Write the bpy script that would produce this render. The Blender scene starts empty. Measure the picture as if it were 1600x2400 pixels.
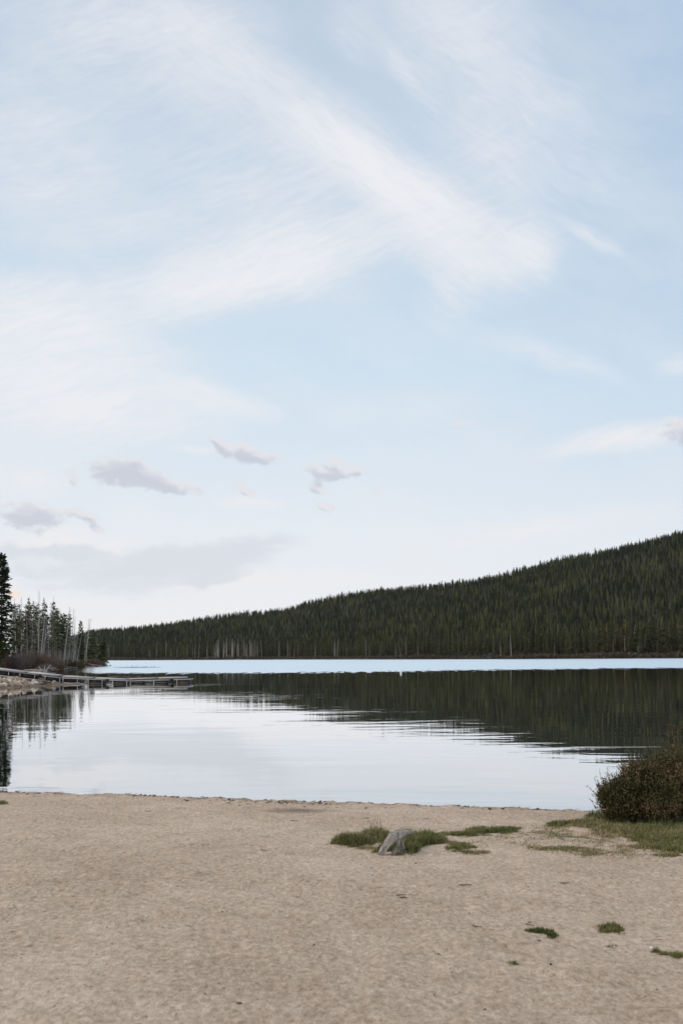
import bpy, math, random
import numpy as np
from mathutils import Vector

S = bpy.context.scene
COL = S.collection

# ------------------------------------------------------------------ camera
EYE = 2.6                      # eye height above the lake surface (metres)
FPX = 2400 * 35.0 / 36.0       # focal length in pixels of the 1600 x 2400 photograph
HOR = 1536.5                   # picture row of the horizon in the middle column
ROLL = math.radians(0.466)
cam_d = bpy.data.cameras.new('camera')
cam_d.sensor_fit = 'VERTICAL'
cam_d.sensor_height = 36.0
cam_d.sensor_width = 24.0
cam_d.lens = 35.0
cam_d.shift_y = (HOR - 1200.0) / 2400.0
cam_d.clip_start = 0.1
cam_d.clip_end = 20000
cam_d.dof.use_dof = True
cam_d.dof.focus_distance = 60.0
cam_d.dof.aperture_fstop = 5.0
cam = bpy.data.objects.new('camera', cam_d)
COL.objects.link(cam)
cam.location = (0, 0, EYE)
from mathutils import Matrix
cam.rotation_euler = (Matrix.Rotation(math.radians(90), 3, 'X') @ Matrix.Rotation(-ROLL, 3, 'Z')).to_euler()
S.camera = cam


def ray(x, y):
    """direction (X, 1, Z) seen at photograph pixel x, y"""
    a, b = (x - 800.0) / FPX, -(y - HOR) / FPX
    c, s = math.cos(-ROLL), math.sin(-ROLL)
    return (a * c - b * s, 1.0, a * s + b * c)


# ------------------------------------------------------------------ sun and sky
SUN_EL, SUN_AZ = math.radians(48), math.radians(-112)     # azimuth from +Y towards +X
sun_d = bpy.data.lights.new('sun', 'SUN')
sun_d.energy = 1.5
sun_d.angle = math.radians(60)
sun_d.color = (1.0, 0.86, 0.70)
sun = bpy.data.objects.new('sun', sun_d)
COL.objects.link(sun)
sd = Vector((math.sin(SUN_AZ) * math.cos(SUN_EL), math.cos(SUN_AZ) * math.cos(SUN_EL), math.sin(SUN_EL)))
sun.rotation_euler = sd.to_track_quat('Z', 'Y').to_euler()

S.view_settings.view_transform = 'Standard'
S.view_settings.look = 'None'
S.view_settings.gamma = 1.0
S.view_settings.use_curve_mapping = False
S.view_settings.exposure = 0.0
S.cycles.max_bounces = 8
S.cycles.diffuse_bounces = 3
S.cycles.transparent_max_bounces = 8


class Nodes:
    """small helper that wires shader nodes"""
    def __init__(self, tree):
        self.t = tree
        self.n = tree.nodes
        self.n.clear()

    def link(self, a, b):
        self.t.links.new(a, b)

    def put(self, sock, v):
        if hasattr(v, 'is_output'):
            self.link(v, sock)
        elif v is not None:
            if sock.type == 'RGBA' and len(v) == 3:
                v = (*v, 1.0)
            sock.default_value = v

    def new(self, typ, **kw):
        nd = self.n.new(typ)
        for k, v in kw.items():
            setattr(nd, k, v)
        return nd

    def math(self, op, a, b=None, c=None, clamp=False):
        nd = self.new('ShaderNodeMath', operation=op, use_clamp=clamp)
        for i, v in enumerate((a, b, c)):
            if v is not None:
                self.put(nd.inputs[i], v)
        return nd.outputs[0]

    def vmath(self, op, a, b=None, scale=None):
        nd = self.new('ShaderNodeVectorMath', operation=op)
        self.put(nd.inputs[0], a)
        if b is not None:
            self.put(nd.inputs[1], b)
        if scale is not None:
            self.put(nd.inputs['Scale'], scale)
        return nd.outputs[0]

    def noise(self, vec, scale, detail=4, rough=0.55, dist=0.0, color=False):
        nd = self.new('ShaderNodeTexNoise')
        self.put(nd.inputs['Vector'], vec)
        nd.inputs['Scale'].default_value = scale
        nd.inputs['Detail'].default_value = detail
        nd.inputs['Roughness'].default_value = rough
        nd.inputs['Distortion'].default_value = dist
        return nd.outputs['Color' if color else 'Fac']

    def mapping(self, vec, loc=(0, 0, 0), rot=(0, 0, 0), scale=(1, 1, 1), kind='POINT'):
        nd = self.new('ShaderNodeMapping', vector_type=kind)
        self.put(nd.inputs['Vector'], vec)
        nd.inputs['Location'].default_value = loc
        nd.inputs['Rotation'].default_value = rot
        nd.inputs['Scale'].default_value = scale
        return nd.outputs[0]

    def ramp(self, fac, stops, interp='LINEAR'):
        nd = self.new('ShaderNodeValToRGB')
        self.put(nd.inputs[0], fac)
        cr = nd.color_ramp
        cr.interpolation = interp
        while len(cr.elements) < len(stops):
            cr.elements.new(0.5)
        for e, (p, c) in zip(cr.elements, stops):
            e.position = p
            e.color = (*c, 1.0) if len(c) == 3 else c
        return nd.outputs[0]

    def mix(self, fac, a, b):
        nd = self.new('ShaderNodeMix', data_type='RGBA')
        self.put(nd.inputs[0], fac)
        self.put(nd.inputs[6], a)
        self.put(nd.inputs[7], b)
        return nd.outputs[2]

    def maprange(self, v, a, b, c=0.0, d=1.0, smooth=True):
        nd = self.new('ShaderNodeMapRange', interpolation_type='SMOOTHSTEP' if smooth else 'LINEAR')
        self.put(nd.inputs[0], v)
        for i, q in enumerate((a, b, c, d)):
            self.put(nd.inputs[i + 1], q)
        return nd.outputs[0]


def build_world():
    w = bpy.data.worlds.new('World')
    S.world = w
    w.use_nodes = True
    w.cycles.sampling_method = "MANUAL"
    w.cycles.sample_map_resolution = 512
    N = Nodes(w.node_tree)
    tc = N.new('ShaderNodeTexCoord')
    sep = N.new('ShaderNodeSeparateXYZ')
    N.link(tc.outputs['Generated'], sep.inputs[0])
    az = N.math('ARCTAN2', sep.outputs[0], sep.outputs[1])
    el = N.math('ARCSINE', sep.outputs[2])
    comb = N.new('ShaderNodeCombineXYZ')
    N.link(az, comb.inputs[0])
    N.link(el, comb.inputs[1])
    P = comb.outputs[0]

    def sub(v):
        return N.vmath('SUBTRACT', v, (0.5, 0.5, 0.5))

    def wobble(p, scale, amount, detail=3):
        return N.vmath('ADD', p, N.vmath('SCALE', sub(N.noise(p, scale, detail, color=True)), scale=amount))

    Pw = wobble(wobble(P, 5.0, 0.032, 2), 26.0, 0.014, 5)
    Pc = wobble(P, 36.0, 0.024, 8)

    def azel(x, y):
        d = Vector(ray(x * 1.0204, y * 1.0204)).normalized()
        return math.atan2(d.x, d.y), math.asin(d.z)

    def stroke(vec, x1, y1, x2, y2, wpx, amp, power=1.0):
        a1, e1 = azel(x1, y1)
        a2, e2 = azel(x2, y2)
        L = 0.5 * math.hypot(a2 - a1, e2 - e1) + wpx * 1.02 / FPX
        m = N.mapping(vec, loc=(0.5 * (a1 + a2), 0.5 * (e1 + e2), 0), rot=(0, 0, math.atan2(e2 - e1, a2 - a1)),
                      scale=(L * 1.15, 1.9 * wpx * 1.02 / FPX, 1), kind='TEXTURE')
        g = N.new('ShaderNodeTexGradient', gradient_type='SPHERICAL')
        N.link(m, g.inputs[0])
        v = g.outputs['Fac']
        v = N.math('MULTIPLY', N.math('MULTIPLY', v, v), N.math('SUBTRACT', 3.0, N.math('MULTIPLY', v, 2.0)))
        if power != 1.0:
            v = N.math('POWER', v, power)
        return N.math('MULTIPLY', v, amp)

    def total(items):
        t = None
        for v in items:
            t = v if t is None else N.math('ADD', t, v)
        return t

    # --- high cirrus, one ellipse per streak
    cirrus = [(560, 180, 1060, 500, 56, .75), (640, 250, 1110, 520, 30, .7), (820, 390, 1080, 510, 48, .55),
              (860, 505, 1250, 560, 62, .75), (980, 560, 1235, 625, 60, .5), (1010, 600, 1040, 720, 50, .4),
              (1180, 560, 1255, 590, 40, .4), (1200, 540, 1245, 640, 26, .35),
              (960, 505, 180, 690, 44, .85), (700, 560, 330, 655, 30, .45), (880, 585, 280, 735, 30, .6), (520, 655, 280, 720, 30, .3),
              (420, 490, 860, 450, 150, .42), (-60, 440, 420, 470, 150, .22),
              (-220, 790, 330, 810, 95, .85), (-100, 905, 600, 955, 50, .7), (330, 865, 640, 960, 24, .75),
              (-100, 680, 250, 760, 62, .6), (-100, 1000, 420, 975, 60, .42), (-100, 850, 420, 850, 80, .25),
              (60, 20, 540, 70, 110, .5), (380, 60, 640, 230, 80, .45), (-80, 290, 200, 320, 90, .28),
              (960, 60, 1380, 420, 130, .38), (870, 90, 1000, 240, 20, .32), (1000, 340, 1250, 400, 70, .25),
              (760, 30, 860, 90, 40, .3), (900, 40, 1200, 30, 60, .28),
              (1275, 490, 1440, 582, 12, .55), (1220, 1050, 1640, 965, 19, .95), (1500, 850, 1640, 805, 16, .4),
              (1050, 735, 1480, 905, 22, .3), (700, 950, 1100, 930, 40, .18),
              (860, 1245, 1640, 1170, 24, .4), (380, 1035, 520, 1050, 9, .6), (480, 1160, 660, 1155, 12, .5),
              (0, 1235, 330, 1250, 30, .8), (-60, 1070, 160, 1110, 30, .4), (150, 1330, 900, 1320, 22, .5)]
    def streaky(vec, deg, scale, stretch, detail=6):
        v = N.mapping(vec, rot=(0, 0, math.radians(-deg)))
        return N.noise(N.mapping(v, scale=(1, stretch, 1)), scale, detail, 0.6)

    down = [c for c in cirrus if c[3] > c[1] + 0.25 * abs(c[2] - c[0])]
    flat = [c for c in cirrus if c not in down]
    sa = N.math('ADD', N.math('MULTIPLY', streaky(Pw, -34, 7.0, 5.0), .9), N.math('MULTIPLY', streaky(Pw, -30, 34.0, 6.0), .9))
    sb = N.math('ADD', N.math('MULTIPLY', streaky(Pw, 14, 7.0, 6.0), .9), N.math('MULTIPLY', streaky(Pw, 18, 30.0, 7.0), .9))
    ma = N.math('MULTIPLY', N.math('POWER', sa, 2.3), 1.30)
    mb = N.math('MULTIPLY', N.math('POWER', sb, 2.3), 1.30)
    dens = N.math('ADD', N.math('MULTIPLY', total([stroke(Pw, *c) for c in down]), ma), N.math('MULTIPLY', total([stroke(Pw, *c) for c in flat]), mb))
    broad = N.math('MULTIPLY', N.maprange(streaky(Pw, -20, 4.5, 2.6), 0.40, 0.72), 0.22)
    dens = N.math('ADD', dens, broad)
    dens = N.math('SUBTRACT', 1.0, N.math('EXPONENT', N.math('MULTIPLY', dens, -1.25)))

    # --- low grey fragments
    grey = [(200, 1070, 390, 1100, 30, 1.3), (330, 1105, 475, 1132, 17, 1.1), (-5, 1180, 155, 1182, 30, 1.25),
            (150, 1170, 250, 1192, 13, 1.3), (200, 1208, 260, 1220, 9, 1.2), (500, 1030, 655, 1064, 19, 1.4),
            (480, 1005, 530, 1030, 14, 1.15), (690, 1076, 835, 1094, 16, 1.4), (710, 1112, 745, 1128, 12, 1.2),
            (725, 1155, 765, 1175, 10, 1.25), (540, 1116, 585, 1142, 11, 1.3), (1020, 960, 1095, 974, 8, .95),
            (1515, 975, 1620, 1012, 22, 1.15), (1495, 1148, 1515, 1154, 6, .8), (155, 1094, 190, 1100, 9, 1.1),
            (755, 1048, 790, 1066, 8, 1.0), (860, 1130, 875, 1140, 7, .9), (810, 1090, 835, 1080, 9, 1.0)]
    gd = total([stroke(Pc, *c) for c in grey])
    frag = N.noise(N.mapping(P, scale=(1, 1.7, 1)), 62.0, 7, 0.62)
    gd = N.maprange(N.math('ADD', gd, N.math('MULTIPLY', N.math('SUBTRACT', frag, 0.5), 1.9)), 0.04, 1.10)
    graw = gd
    gd = N.math('MULTIPLY', N.maprange(gd, 0.0, 1.0), 0.80)

    # --- soft grey-blue layer low on the left
    layer = [(40, 1345, 640, 1270, 52, 1.0), (330, 1290, 740, 1240, 34, .6), (400, 1338, 590, 1322, 12, .6),
             (60, 1262, 245, 1272, 15, .9), (-60, 1290, 150, 1300, 40, .5), (-60, 1265, 60, 1270, 20, .5)]
    lsum = total([stroke(Pc, *c) for c in layer])
    ld = lsum
    lnoise = streaky(Pc, 6, 11.0, 5.0)
    ld = N.maprange(N.math('ADD', ld, N.math('MULTIPLY', N.math('SUBTRACT', lnoise, 0.55), 1.6)), 0.05, 0.85, 0.0, 0.85)
    ld = N.math('MULTIPLY', ld, N.maprange(lsum, 0.0, 0.12))

    sky = N.new('ShaderNodeTexSky', sky_type='NISHITA')
    sky.sun_disc = False
    sky.sun_elevation = SUN_EL
    sky.sun_rotation = SUN_AZ
    sky.altitude = 1900
    sky.air_density = 1.0
    sky.dust_density = 0.6
    sky.ozone_density = 1.0
    K = 10.0                                   # the Background runs at 0.1

    def col(r, g, b):
        return (r * K, g * K, b * K, 1.0)

    # thin veil that whitens the blue towards the horizon
    el01 = N.math('DIVIDE', el, 0.62, clamp=True)
    veil = N.ramp(el01, [(0.0, (.90, .865, .865)), (0.09, (.86, .87, .90)), (0.20, (.815, .868, .92)), (0.45, (.665, .795, .905)), (0.72, (.58, .705, .835)), (1.0, (.55, .66, .79))])
    veil = N.vmath('SCALE', veil, scale=K)
    vfac = N.ramp(el01, [(0.0, (.98,) * 3), (0.3, (.94,) * 3), (1.0, (.88,) * 3)])
    base = N.mix(vfac, sky.outputs[0], veil)
    # the right of the sky is a clearer, deeper blue
    side = N.maprange(az, -0.05, 0.55)
    base = N.mix(N.math('MULTIPLY', side, N.math('MULTIPLY', el01, 0.75)), base, col(.37, .535, .75))
    white = N.mix(N.maprange(el, .08, .30), col(.90, .865, .86), col(.862, .866, .897))
    c1 = N.mix(dens, base, white)
    c2 = N.mix(ld, c1, col(.70, .74, .80))
    # tops catch the light: compare with the cloud a little higher up
    up = N.vmath('ADD', Pc, (0.003, 0.0075, 0.0))
    above = total([stroke(up, *c) for c in grey])
    body = N.maprange(N.math('ADD', above, N.math('MULTIPLY', N.math('SUBTRACT', frag, 0.5), 1.6)), 0.05, 0.95)
    inner = N.mix(body, col(.80, .785, .82), col(.575, .60, .68))
    c3 = N.mix(gd, c2, inner)
    glow = stroke(P, 12, 1362, 52, 1368, 8, 1.0)
    c4 = N.mix(glow, c3, col(.95, .80, .68))
    bg = N.new('ShaderNodeBackground')
    N.link(c4, bg.inputs[0])
    bg.inputs[1].default_value = 0.1
    out = N.new('ShaderNodeOutputWorld')
    N.link(bg.outputs[0], out.inputs[0])


build_world()


# ------------------------------------------------------------------ tools
RNG = np.random.default_rng(11)
random.seed(5)


def tag(o, label=None, cat=None, group=None, kind=None):
    if label:
        o['label'] = label
    if cat:
        o['category'] = cat
    if group:
        o['group'] = group
    if kind:
        o['kind'] = kind
    return o


def empty(name, loc=(0, 0, 0)):
    o = bpy.data.objects.new(name, None)
    o.empty_display_size = 0.2
    o.location = loc
    COL.objects.link(o)
    return o


def tri_mesh(name, V, T, tint=None, uv_along=None, smooth=False, slots=None):
    me = bpy.data.meshes.new(name)
    V = np.asarray(V, dtype=np.float32).reshape(-1, 3)
    T = np.asarray(T, dtype=np.int32).reshape(-1, 3)
    m = len(T)
    me.vertices.add(len(V))
    me.vertices.foreach_set('co', V.ravel())
    me.loops.add(3 * m)
    me.loops.foreach_set('vertex_index', T.ravel())
    me.polygons.add(m)
    me.polygons.foreach_set('loop_start', np.arange(0, 3 * m, 3, dtype=np.int32))
    me.polygons.foreach_set('loop_total', np.full(m, 3, dtype=np.int32))
    if smooth:
        me.polygons.foreach_set('use_smooth', np.ones(m, dtype=bool))
    if slots is not None:
        me.polygons.foreach_set('material_index', np.asarray(slots, dtype=np.int32))
    me.update(calc_edges=True)
    if tint is not None:
        a = me.attributes.new('tint', 'FLOAT', 'POINT')
        a.data.foreach_set('value', np.asarray(tint, dtype=np.float32))
    return me


def obj(name, me, mats, parent=None, loc=None):
    o = bpy.data.objects.new(name, me)
    for m in (mats if isinstance(mats, (list, tuple)) else [mats]):
        me.materials.append(m)
    COL.objects.link(o)
    if parent is not None:
        o.parent = parent
    if loc is not None:
        o.location = loc
    return o


class Bag:
    """collects triangles"""
    def __init__(self):
        self.v, self.t, self.c, self.s, self.n = [], [], [], [], 0

    def add(self, V, T, tint=0.0, slot=0):
        V = np.asarray(V, float).reshape(-1, 3)
        T = np.asarray(T, int).reshape(-1, 3)
        self.v.append(V)
        self.t.append(T + self.n)
        self.c.append(np.broadcast_to(np.asarray(tint, float), (len(V),)))
        self.s.append(np.full(len(T), slot))
        self.n += len(V)

    def mesh(self, name, smooth=False):
        return tri_mesh(name, np.concatenate(self.v), np.concatenate(self.t), np.concatenate(self.c), smooth=smooth,
                        slots=np.concatenate(self.s))


def tube(pts, radii, sides=6, cap=True):
    """tapered tube along a polyline"""
    pts = np.asarray(pts, float)
    n = len(pts)
    d = np.gradient(pts, axis=0)
    d /= np.linalg.norm(d, axis=1)[:, None] + 1e-12
    ref = np.array([0, 0, 1.0]) if abs(d[:, 2]).mean() < 0.8 else np.array([1.0, 0, 0])
    u = np.cross(d, ref)
    u /= np.linalg.norm(u, axis=1)[:, None] + 1e-12
    v = np.cross(d, u)
    a = np.arange(sides) * 2 * math.pi / sides
    r = np.asarray(radii, float).reshape(-1, 1) * np.ones((1, sides)) if np.ndim(radii) == 1 else np.asarray(radii)
    V = pts[:, None, :] + r[:, :, None] * (u[:, None, :] * np.cos(a)[None, :, None] + v[:, None, :] * np.sin(a)[None, :, None])
    V = V.reshape(-1, 3)
    T = []
    for i in range(n - 1):
        for j in range(sides):
            k = (j + 1) % sides
            p, q, r_, s = i * sides + j, i * sides + k, (i + 1) * sides + k, (i + 1) * sides + j
            T += [(p, q, r_), (p, r_, s)]
    if cap:
        for j in range(1, sides - 1):
            T.append((0, j + 1, j))
            b = (n - 1) * sides
            T.append((b, b + j, b + j + 1))
    return V, np.array(T)


def boxv(x0, x1, y0, y1, z0, z1):
    V = [(x, y, z) for x in (x0, x1) for y in (y0, y1) for z in (z0, z1)]
    q = [(0, 1, 3, 2), (4, 6, 7, 5), (0, 4, 5, 1), (2, 3, 7, 6), (0, 2, 6, 4), (1, 5, 7, 3)]
    T = []
    for a, b, c, d in q:
        T += [(a, b, c), (a, c, d)]
    return np.array(V, float), np.array(T)


def bar(p, q, w, h):
    """rectangular bar from p to q lying in a plane of constant Y; w across Y, h across the bar"""
    p, q = np.array(p, float), np.array(q, float)
    d = (q - p) / np.linalg.norm(q - p)
    up = np.cross(d, (0, 1, 0))
    if up[2] < 0:
        up = -up
    V = np.array([c + up * (s * h / 2) + np.array((0, t * w / 2, 0)) for c in (p, q) for t in (-1, 1) for s in (-1, 1)])
    q_ = [(0, 1, 3, 2), (4, 6, 7, 5), (0, 4, 5, 1), (2, 3, 7, 6), (0, 2, 6, 4), (1, 5, 7, 3)]
    T = []
    for a, b, c, e in q_:
        T += [(a, b, c), (a, c, e)]
    return V, np.array(T)


_LAT = RNG.random((256, 256))


def vnoise(x, y, scale, octaves=1, rough=0.5):
    """smooth value noise on arrays, range about -0.5..0.5"""
    x, y = np.asarray(x, float), np.asarray(y, float)
    out, amp, tot, f = 0.0, 1.0, 0.0, 1.0 / scale
    for o in range(octaves):
        X, Y = x * f + 17.3 * o, y * f + 31.7 * o
        i, j = np.floor(X).astype(int), np.floor(Y).astype(int)
        u, v = X - i, Y - j
        u, v = u * u * (3 - 2 * u), v * v * (3 - 2 * v)
        a, b = _LAT[i % 256, j % 256], _LAT[(i + 1) % 256, j % 256]
        c, d = _LAT[i % 256, (j + 1) % 256], _LAT[(i + 1) % 256, (j + 1) % 256]
        out = out + amp * ((a * (1 - u) + b * u) * (1 - v) + (c * (1 - u) + d * u) * v - 0.5)
        tot += amp
        amp *= rough
        f *= 2.03
    return out / tot


def ss(x, a, b):
    t = np.clip((np.asarray(x, float) - a) / (b - a), 0, 1)
    return t * t * (3 - 2 * t)


def grid_mesh(name, X, Y, Z, mat, tint=None):
    """X, Y, Z 2-D arrays -> smooth quad sheet made of triangles"""
    r, c = Z.shape
    idx = np.arange(r * c).reshape(r, c)
    a, b, d, e = idx[:-1, :-1].ravel(), idx[:-1, 1:].ravel(), idx[1:, 1:].ravel(), idx[1:, :-1].ravel()
    T = np.concatenate([np.stack([a, b, d], 1), np.stack([a, d, e], 1)])
    n = np.cross(np.array([X.flat[b[0]] - X.flat[a[0]], Y.flat[b[0]] - Y.flat[a[0]], 0]),
                 np.array([X.flat[d[0]] - X.flat[a[0]], Y.flat[d[0]] - Y.flat[a[0]], 0]))
    if n[2] < 0:
        T = T[:, ::-1]
    me = tri_mesh(name, np.stack([X, Y, Z], -1).reshape(-1, 3), T, tint=None if tint is None else tint.ravel(), smooth=True)
    return obj(name, me, mat)


# ------------------------------------------------------------------ materials
def material(name, build):
    m = bpy.data.materials.new(name)
    m.use_nodes = True
    N = Nodes(m.node_tree)
    out = N.new('ShaderNodeOutputMaterial')
    b = N.new('ShaderNodeBsdfPrincipled')
    N.link(b.outputs[0], out.inputs[0])
    b.inputs['Roughness'].default_value = 0.8
    b.inputs['Specular IOR Level'].default_value = 0.25
    build(N, b)
    return m


def attr(N, name='tint'):
    a = N.new('ShaderNodeAttribute', attribute_name=name)
    return a.outputs['Fac']


def pos(N):
    return N.new('ShaderNodeNewGeometry').outputs['Position']


def objco(N):
    return N.new('ShaderNodeTexCoord').outputs['Object']


def rnd(N):
    return N.new('ShaderNodeObjectInfo').outputs['Random']


def bump(N, b, height, strength, dist):
    nd = N.new('ShaderNodeBump')
    nd.inputs['Strength'].default_value = strength
    nd.inputs['Distance'].default_value = dist
    N.put(nd.inputs['Height'], height)
    N.link(nd.outputs[0], b.inputs['Normal'])


def foliage(name, stops, noise_scale=1.2, spread=0.5, trans=0.0):
    """leaf colour picked by the leaf's own tint, the plant and a slow noise"""
    def build(N, b):
        t = N.math('ADD', N.math('MULTIPLY', attr(N), spread), N.math('MULTIPLY', N.noise(pos(N), noise_scale, 3), 0.6))
        t = N.math('ADD', t, N.math('MULTIPLY', N.math('SUBTRACT', rnd(N), 0.5), 0.35))
        N.link(N.ramp(t, stops), b.inputs['Base Color'])
        b.inputs['Roughness'].default_value = 0.7
        b.inputs['Specular IOR Level'].default_value = 0.15
        if trans:
            b.inputs['Subsurface Weight'].default_value = 0.0
    return material(name, build)


def wood(name, c0, c1, scale=6.0, stretch=(1, 1, .12), rough=0.85):
    def build(N, b):
        v = N.mapping(objco(N), scale=stretch)
        n = N.noise(v, scale, 6, 0.65)
        n2 = N.math('ADD', n, N.math('MULTIPLY', N.math('SUBTRACT', rnd(N), 0.5), 0.4))
        N.link(N.ramp(n2, [(0.25, c0), (0.7, c1)]), b.inputs['Base Color'])
        b.inputs['Roughness'].default_value = rough
        bump(N, b, n, 0.5, 0.02)
    return material(name, build)


M = {}
M['conifer'] = foliage('conifer_needles', [(0.1, (.026, .034, .015)), (0.5, (.052, .062, .027)), (0.95, (.10, .11, .05))], 0.25)
M['pine'] = foliage('pine_needles', [(0.1, (.036, .045, .018)), (0.5, (.078, .090, .036)), (0.95, (.15, .155, .070))], 0.6)
M['red_needles'] = foliage('dead_red_needles', [(0.1, (.035, .016, .012)), (0.9, (.10, .045, .032))], 0.8)
M['bright_fir'] = foliage('young_fir_needles', [(0.1, (.022, .035, .008)), (0.6, (.050, .070, .014)), (0.95, (.09, .11, .022))], 0.8)
M['willow'] = foliage('willow_twigs', [(0.1, (.075, .050, .037)), (0.5, (.165, .112, .083)), (0.95, (.27, .20, .155))], 0.5, .4)
M['willow_grey'] = foliage('grey_willow_twigs', [(0.1, (.10, .080, .070)), (0.5, (.21, .17, .15)), (0.95, (.33, .28, .25))], 0.5, .4)
M['willow_olive'] = foliage('olive_willow_twigs', [(0.1, (.05, .042, .020)), (0.5, (.10, .084, .038)), (0.95, (.17, .145, .07))], 0.5, .4)
M['far_scrub'] = foliage('far_shore_scrub', [(0.1, (.040, .031, .022)), (0.5, (.085, .065, .046)), (0.95, (.15, .12, .09))], 0.06, .7)
M['bark'] = wood('pine_bark', (.05, .038, .030), (.15, .115, .092))
M['snag'] = wood('weathered_dead_wood', (.22, .195, .175), (.46, .42, .385), 4.0)
M['drift'] = wood('bleached_driftwood', (.20, .18, .155), (.44, .40, .36), 7.0, (.2, 1, 1))
M['stump'] = wood('grey_stump_wood', (.06, .050, .041), (.55, .495, .43), 30.0, (1, 1, .22))
M['dark_drift'] = wood('wet_dark_wood', (.045, .035, .028), (.13, .105, .085), 7.0)


def _sand(N, b):
    p = pos(N)
    grain = N.noise(N.mapping(p, scale=(1, .42, 1)), 95.0, 5, 0.8)
    mid = N.noise(N.mapping(p, scale=(1, .6, 1)), 26.0, 5, 0.72)
    blotch = N.noise(p, 2.6, 5, 0.6)
    wide = N.noise(p, 0.55, 3, 0.5)
    t = N.math('ADD', N.math('MULTIPLY', grain, 0.50), N.math('MULTIPLY', mid, 0.80))
    t = N.math('ADD', t, N.math('ADD', N.math('MULTIPLY', blotch, 0.22), 0.06))
    t = N.math('ADD', t, N.math('MULTIPLY', wide, 0.22))
    c = N.ramp(N.math('MULTIPLY', t, 0.538), [(0.34, (.145, .090, .055)), (0.425, (.39, .282, .196)), (0.50, (.545, .412, .305)), (0.60, (.78, .615, .475))])
    # dark mineral grains, scraps of bark and needles
    vo = N.new('ShaderNodeTexVoronoi', feature='F1')
    N.link(p, vo.inputs['Vector'])
    vo.inputs['Scale'].default_value = 16.0
    sep = N.new('ShaderNodeSeparateColor')
    N.link(vo.outputs['Color'], sep.inputs[0])
    rare = N.math('GREATER_THAN', sep.outputs[0], 0.86)
    size = N.math('MULTIPLY', sep.outputs[1], 0.16)
    dot = N.math('MULTIPLY', rare, N.math('LESS_THAN', vo.outputs['Distance'], size))
    c = N.mix(N.math('MULTIPLY', dot, 0.65), c, (.10, .072, .055))
    dimple_bits = N.maprange(N.noise(N.mapping(p, scale=(1, .7, 1)), 26.0, 4, 0.65), 0.60, 0.68)  # dark dashes: loose scraps, plus the shade in small dimples painted into the colour
    dimple_bits = N.math('MULTIPLY', dimple_bits, N.maprange(N.noise(p, 3.0, 3), 0.40, 0.62, 0.15, 1.0))
    c = N.mix(N.math('MULTIPLY', dimple_bits, 0.75), c, (.135, .085, .055))
    # litter left at the high-water line
    lit = N.maprange(N.math('MULTIPLY', attr(N), N.math('ADD', 0.2, N.math('MULTIPLY', N.noise(p, 22.0, 6, .7), 1.4))), 0.30, 0.95)
    c = N.mix(N.math('MULTIPLY', lit, 0.8), c, (.115, .082, .060))
    N.link(c, b.inputs['Base Color'])
    b.inputs['Roughness'].default_value = 0.95
    b.inputs['Specular IOR Level'].default_value = 0.1
    h = N.math('ADD', N.math('MULTIPLY', grain, 0.35), N.math('MULTIPLY', mid, 1.0))
    bump(N, b, h, 0.8, 0.03)


M['sand'] = material('coarse_beach_sand', _sand)


def _bank(N, b):
    p = pos(N)
    n = N.noise(p, 0.9, 6, 0.65)
    f = N.noise(p, 7.0, 4, 0.6)
    t = N.math('ADD', N.math('MULTIPLY', n, 0.6), N.math('MULTIPLY', f, 0.4))
    N.link(N.ramp(t, [(0.3, (.085, .058, .040)), (0.5, (.20, .145, .10)), (0.7, (.33, .25, .185))]), b.inputs['Base Color'])
    b.inputs['Roughness'].default_value = 0.95
    bump(N, b, f, 0.8, 0.15)


M['bank'] = material('brown_bank_earth', _bank)


def _hillground(N, b):
    p = pos(N)
    n = N.noise(p, 0.05, 6, 0.7)
    c = N.ramp(n, [(0.3, (.020, .020, .011)), (0.7, (.048, .043, .025))])
    sep = N.new('ShaderNodeSeparateXYZ')
    N.link(p, sep.inputs[0])
    rim = N.maprange(sep.outputs[2], 1.3, 0.4)
    left = N.maprange(sep.outputs[0], 40.0, -40.0)
    tan = N.mix(left, (.07, .05, .038), (.30, .25, .20))
    N.link(N.mix(rim, c, tan), b.inputs['Base Color'])
    b.inputs['Roughness'].default_value = 1.0


M['hill'] = material('forest_floor', _hillground)


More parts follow.
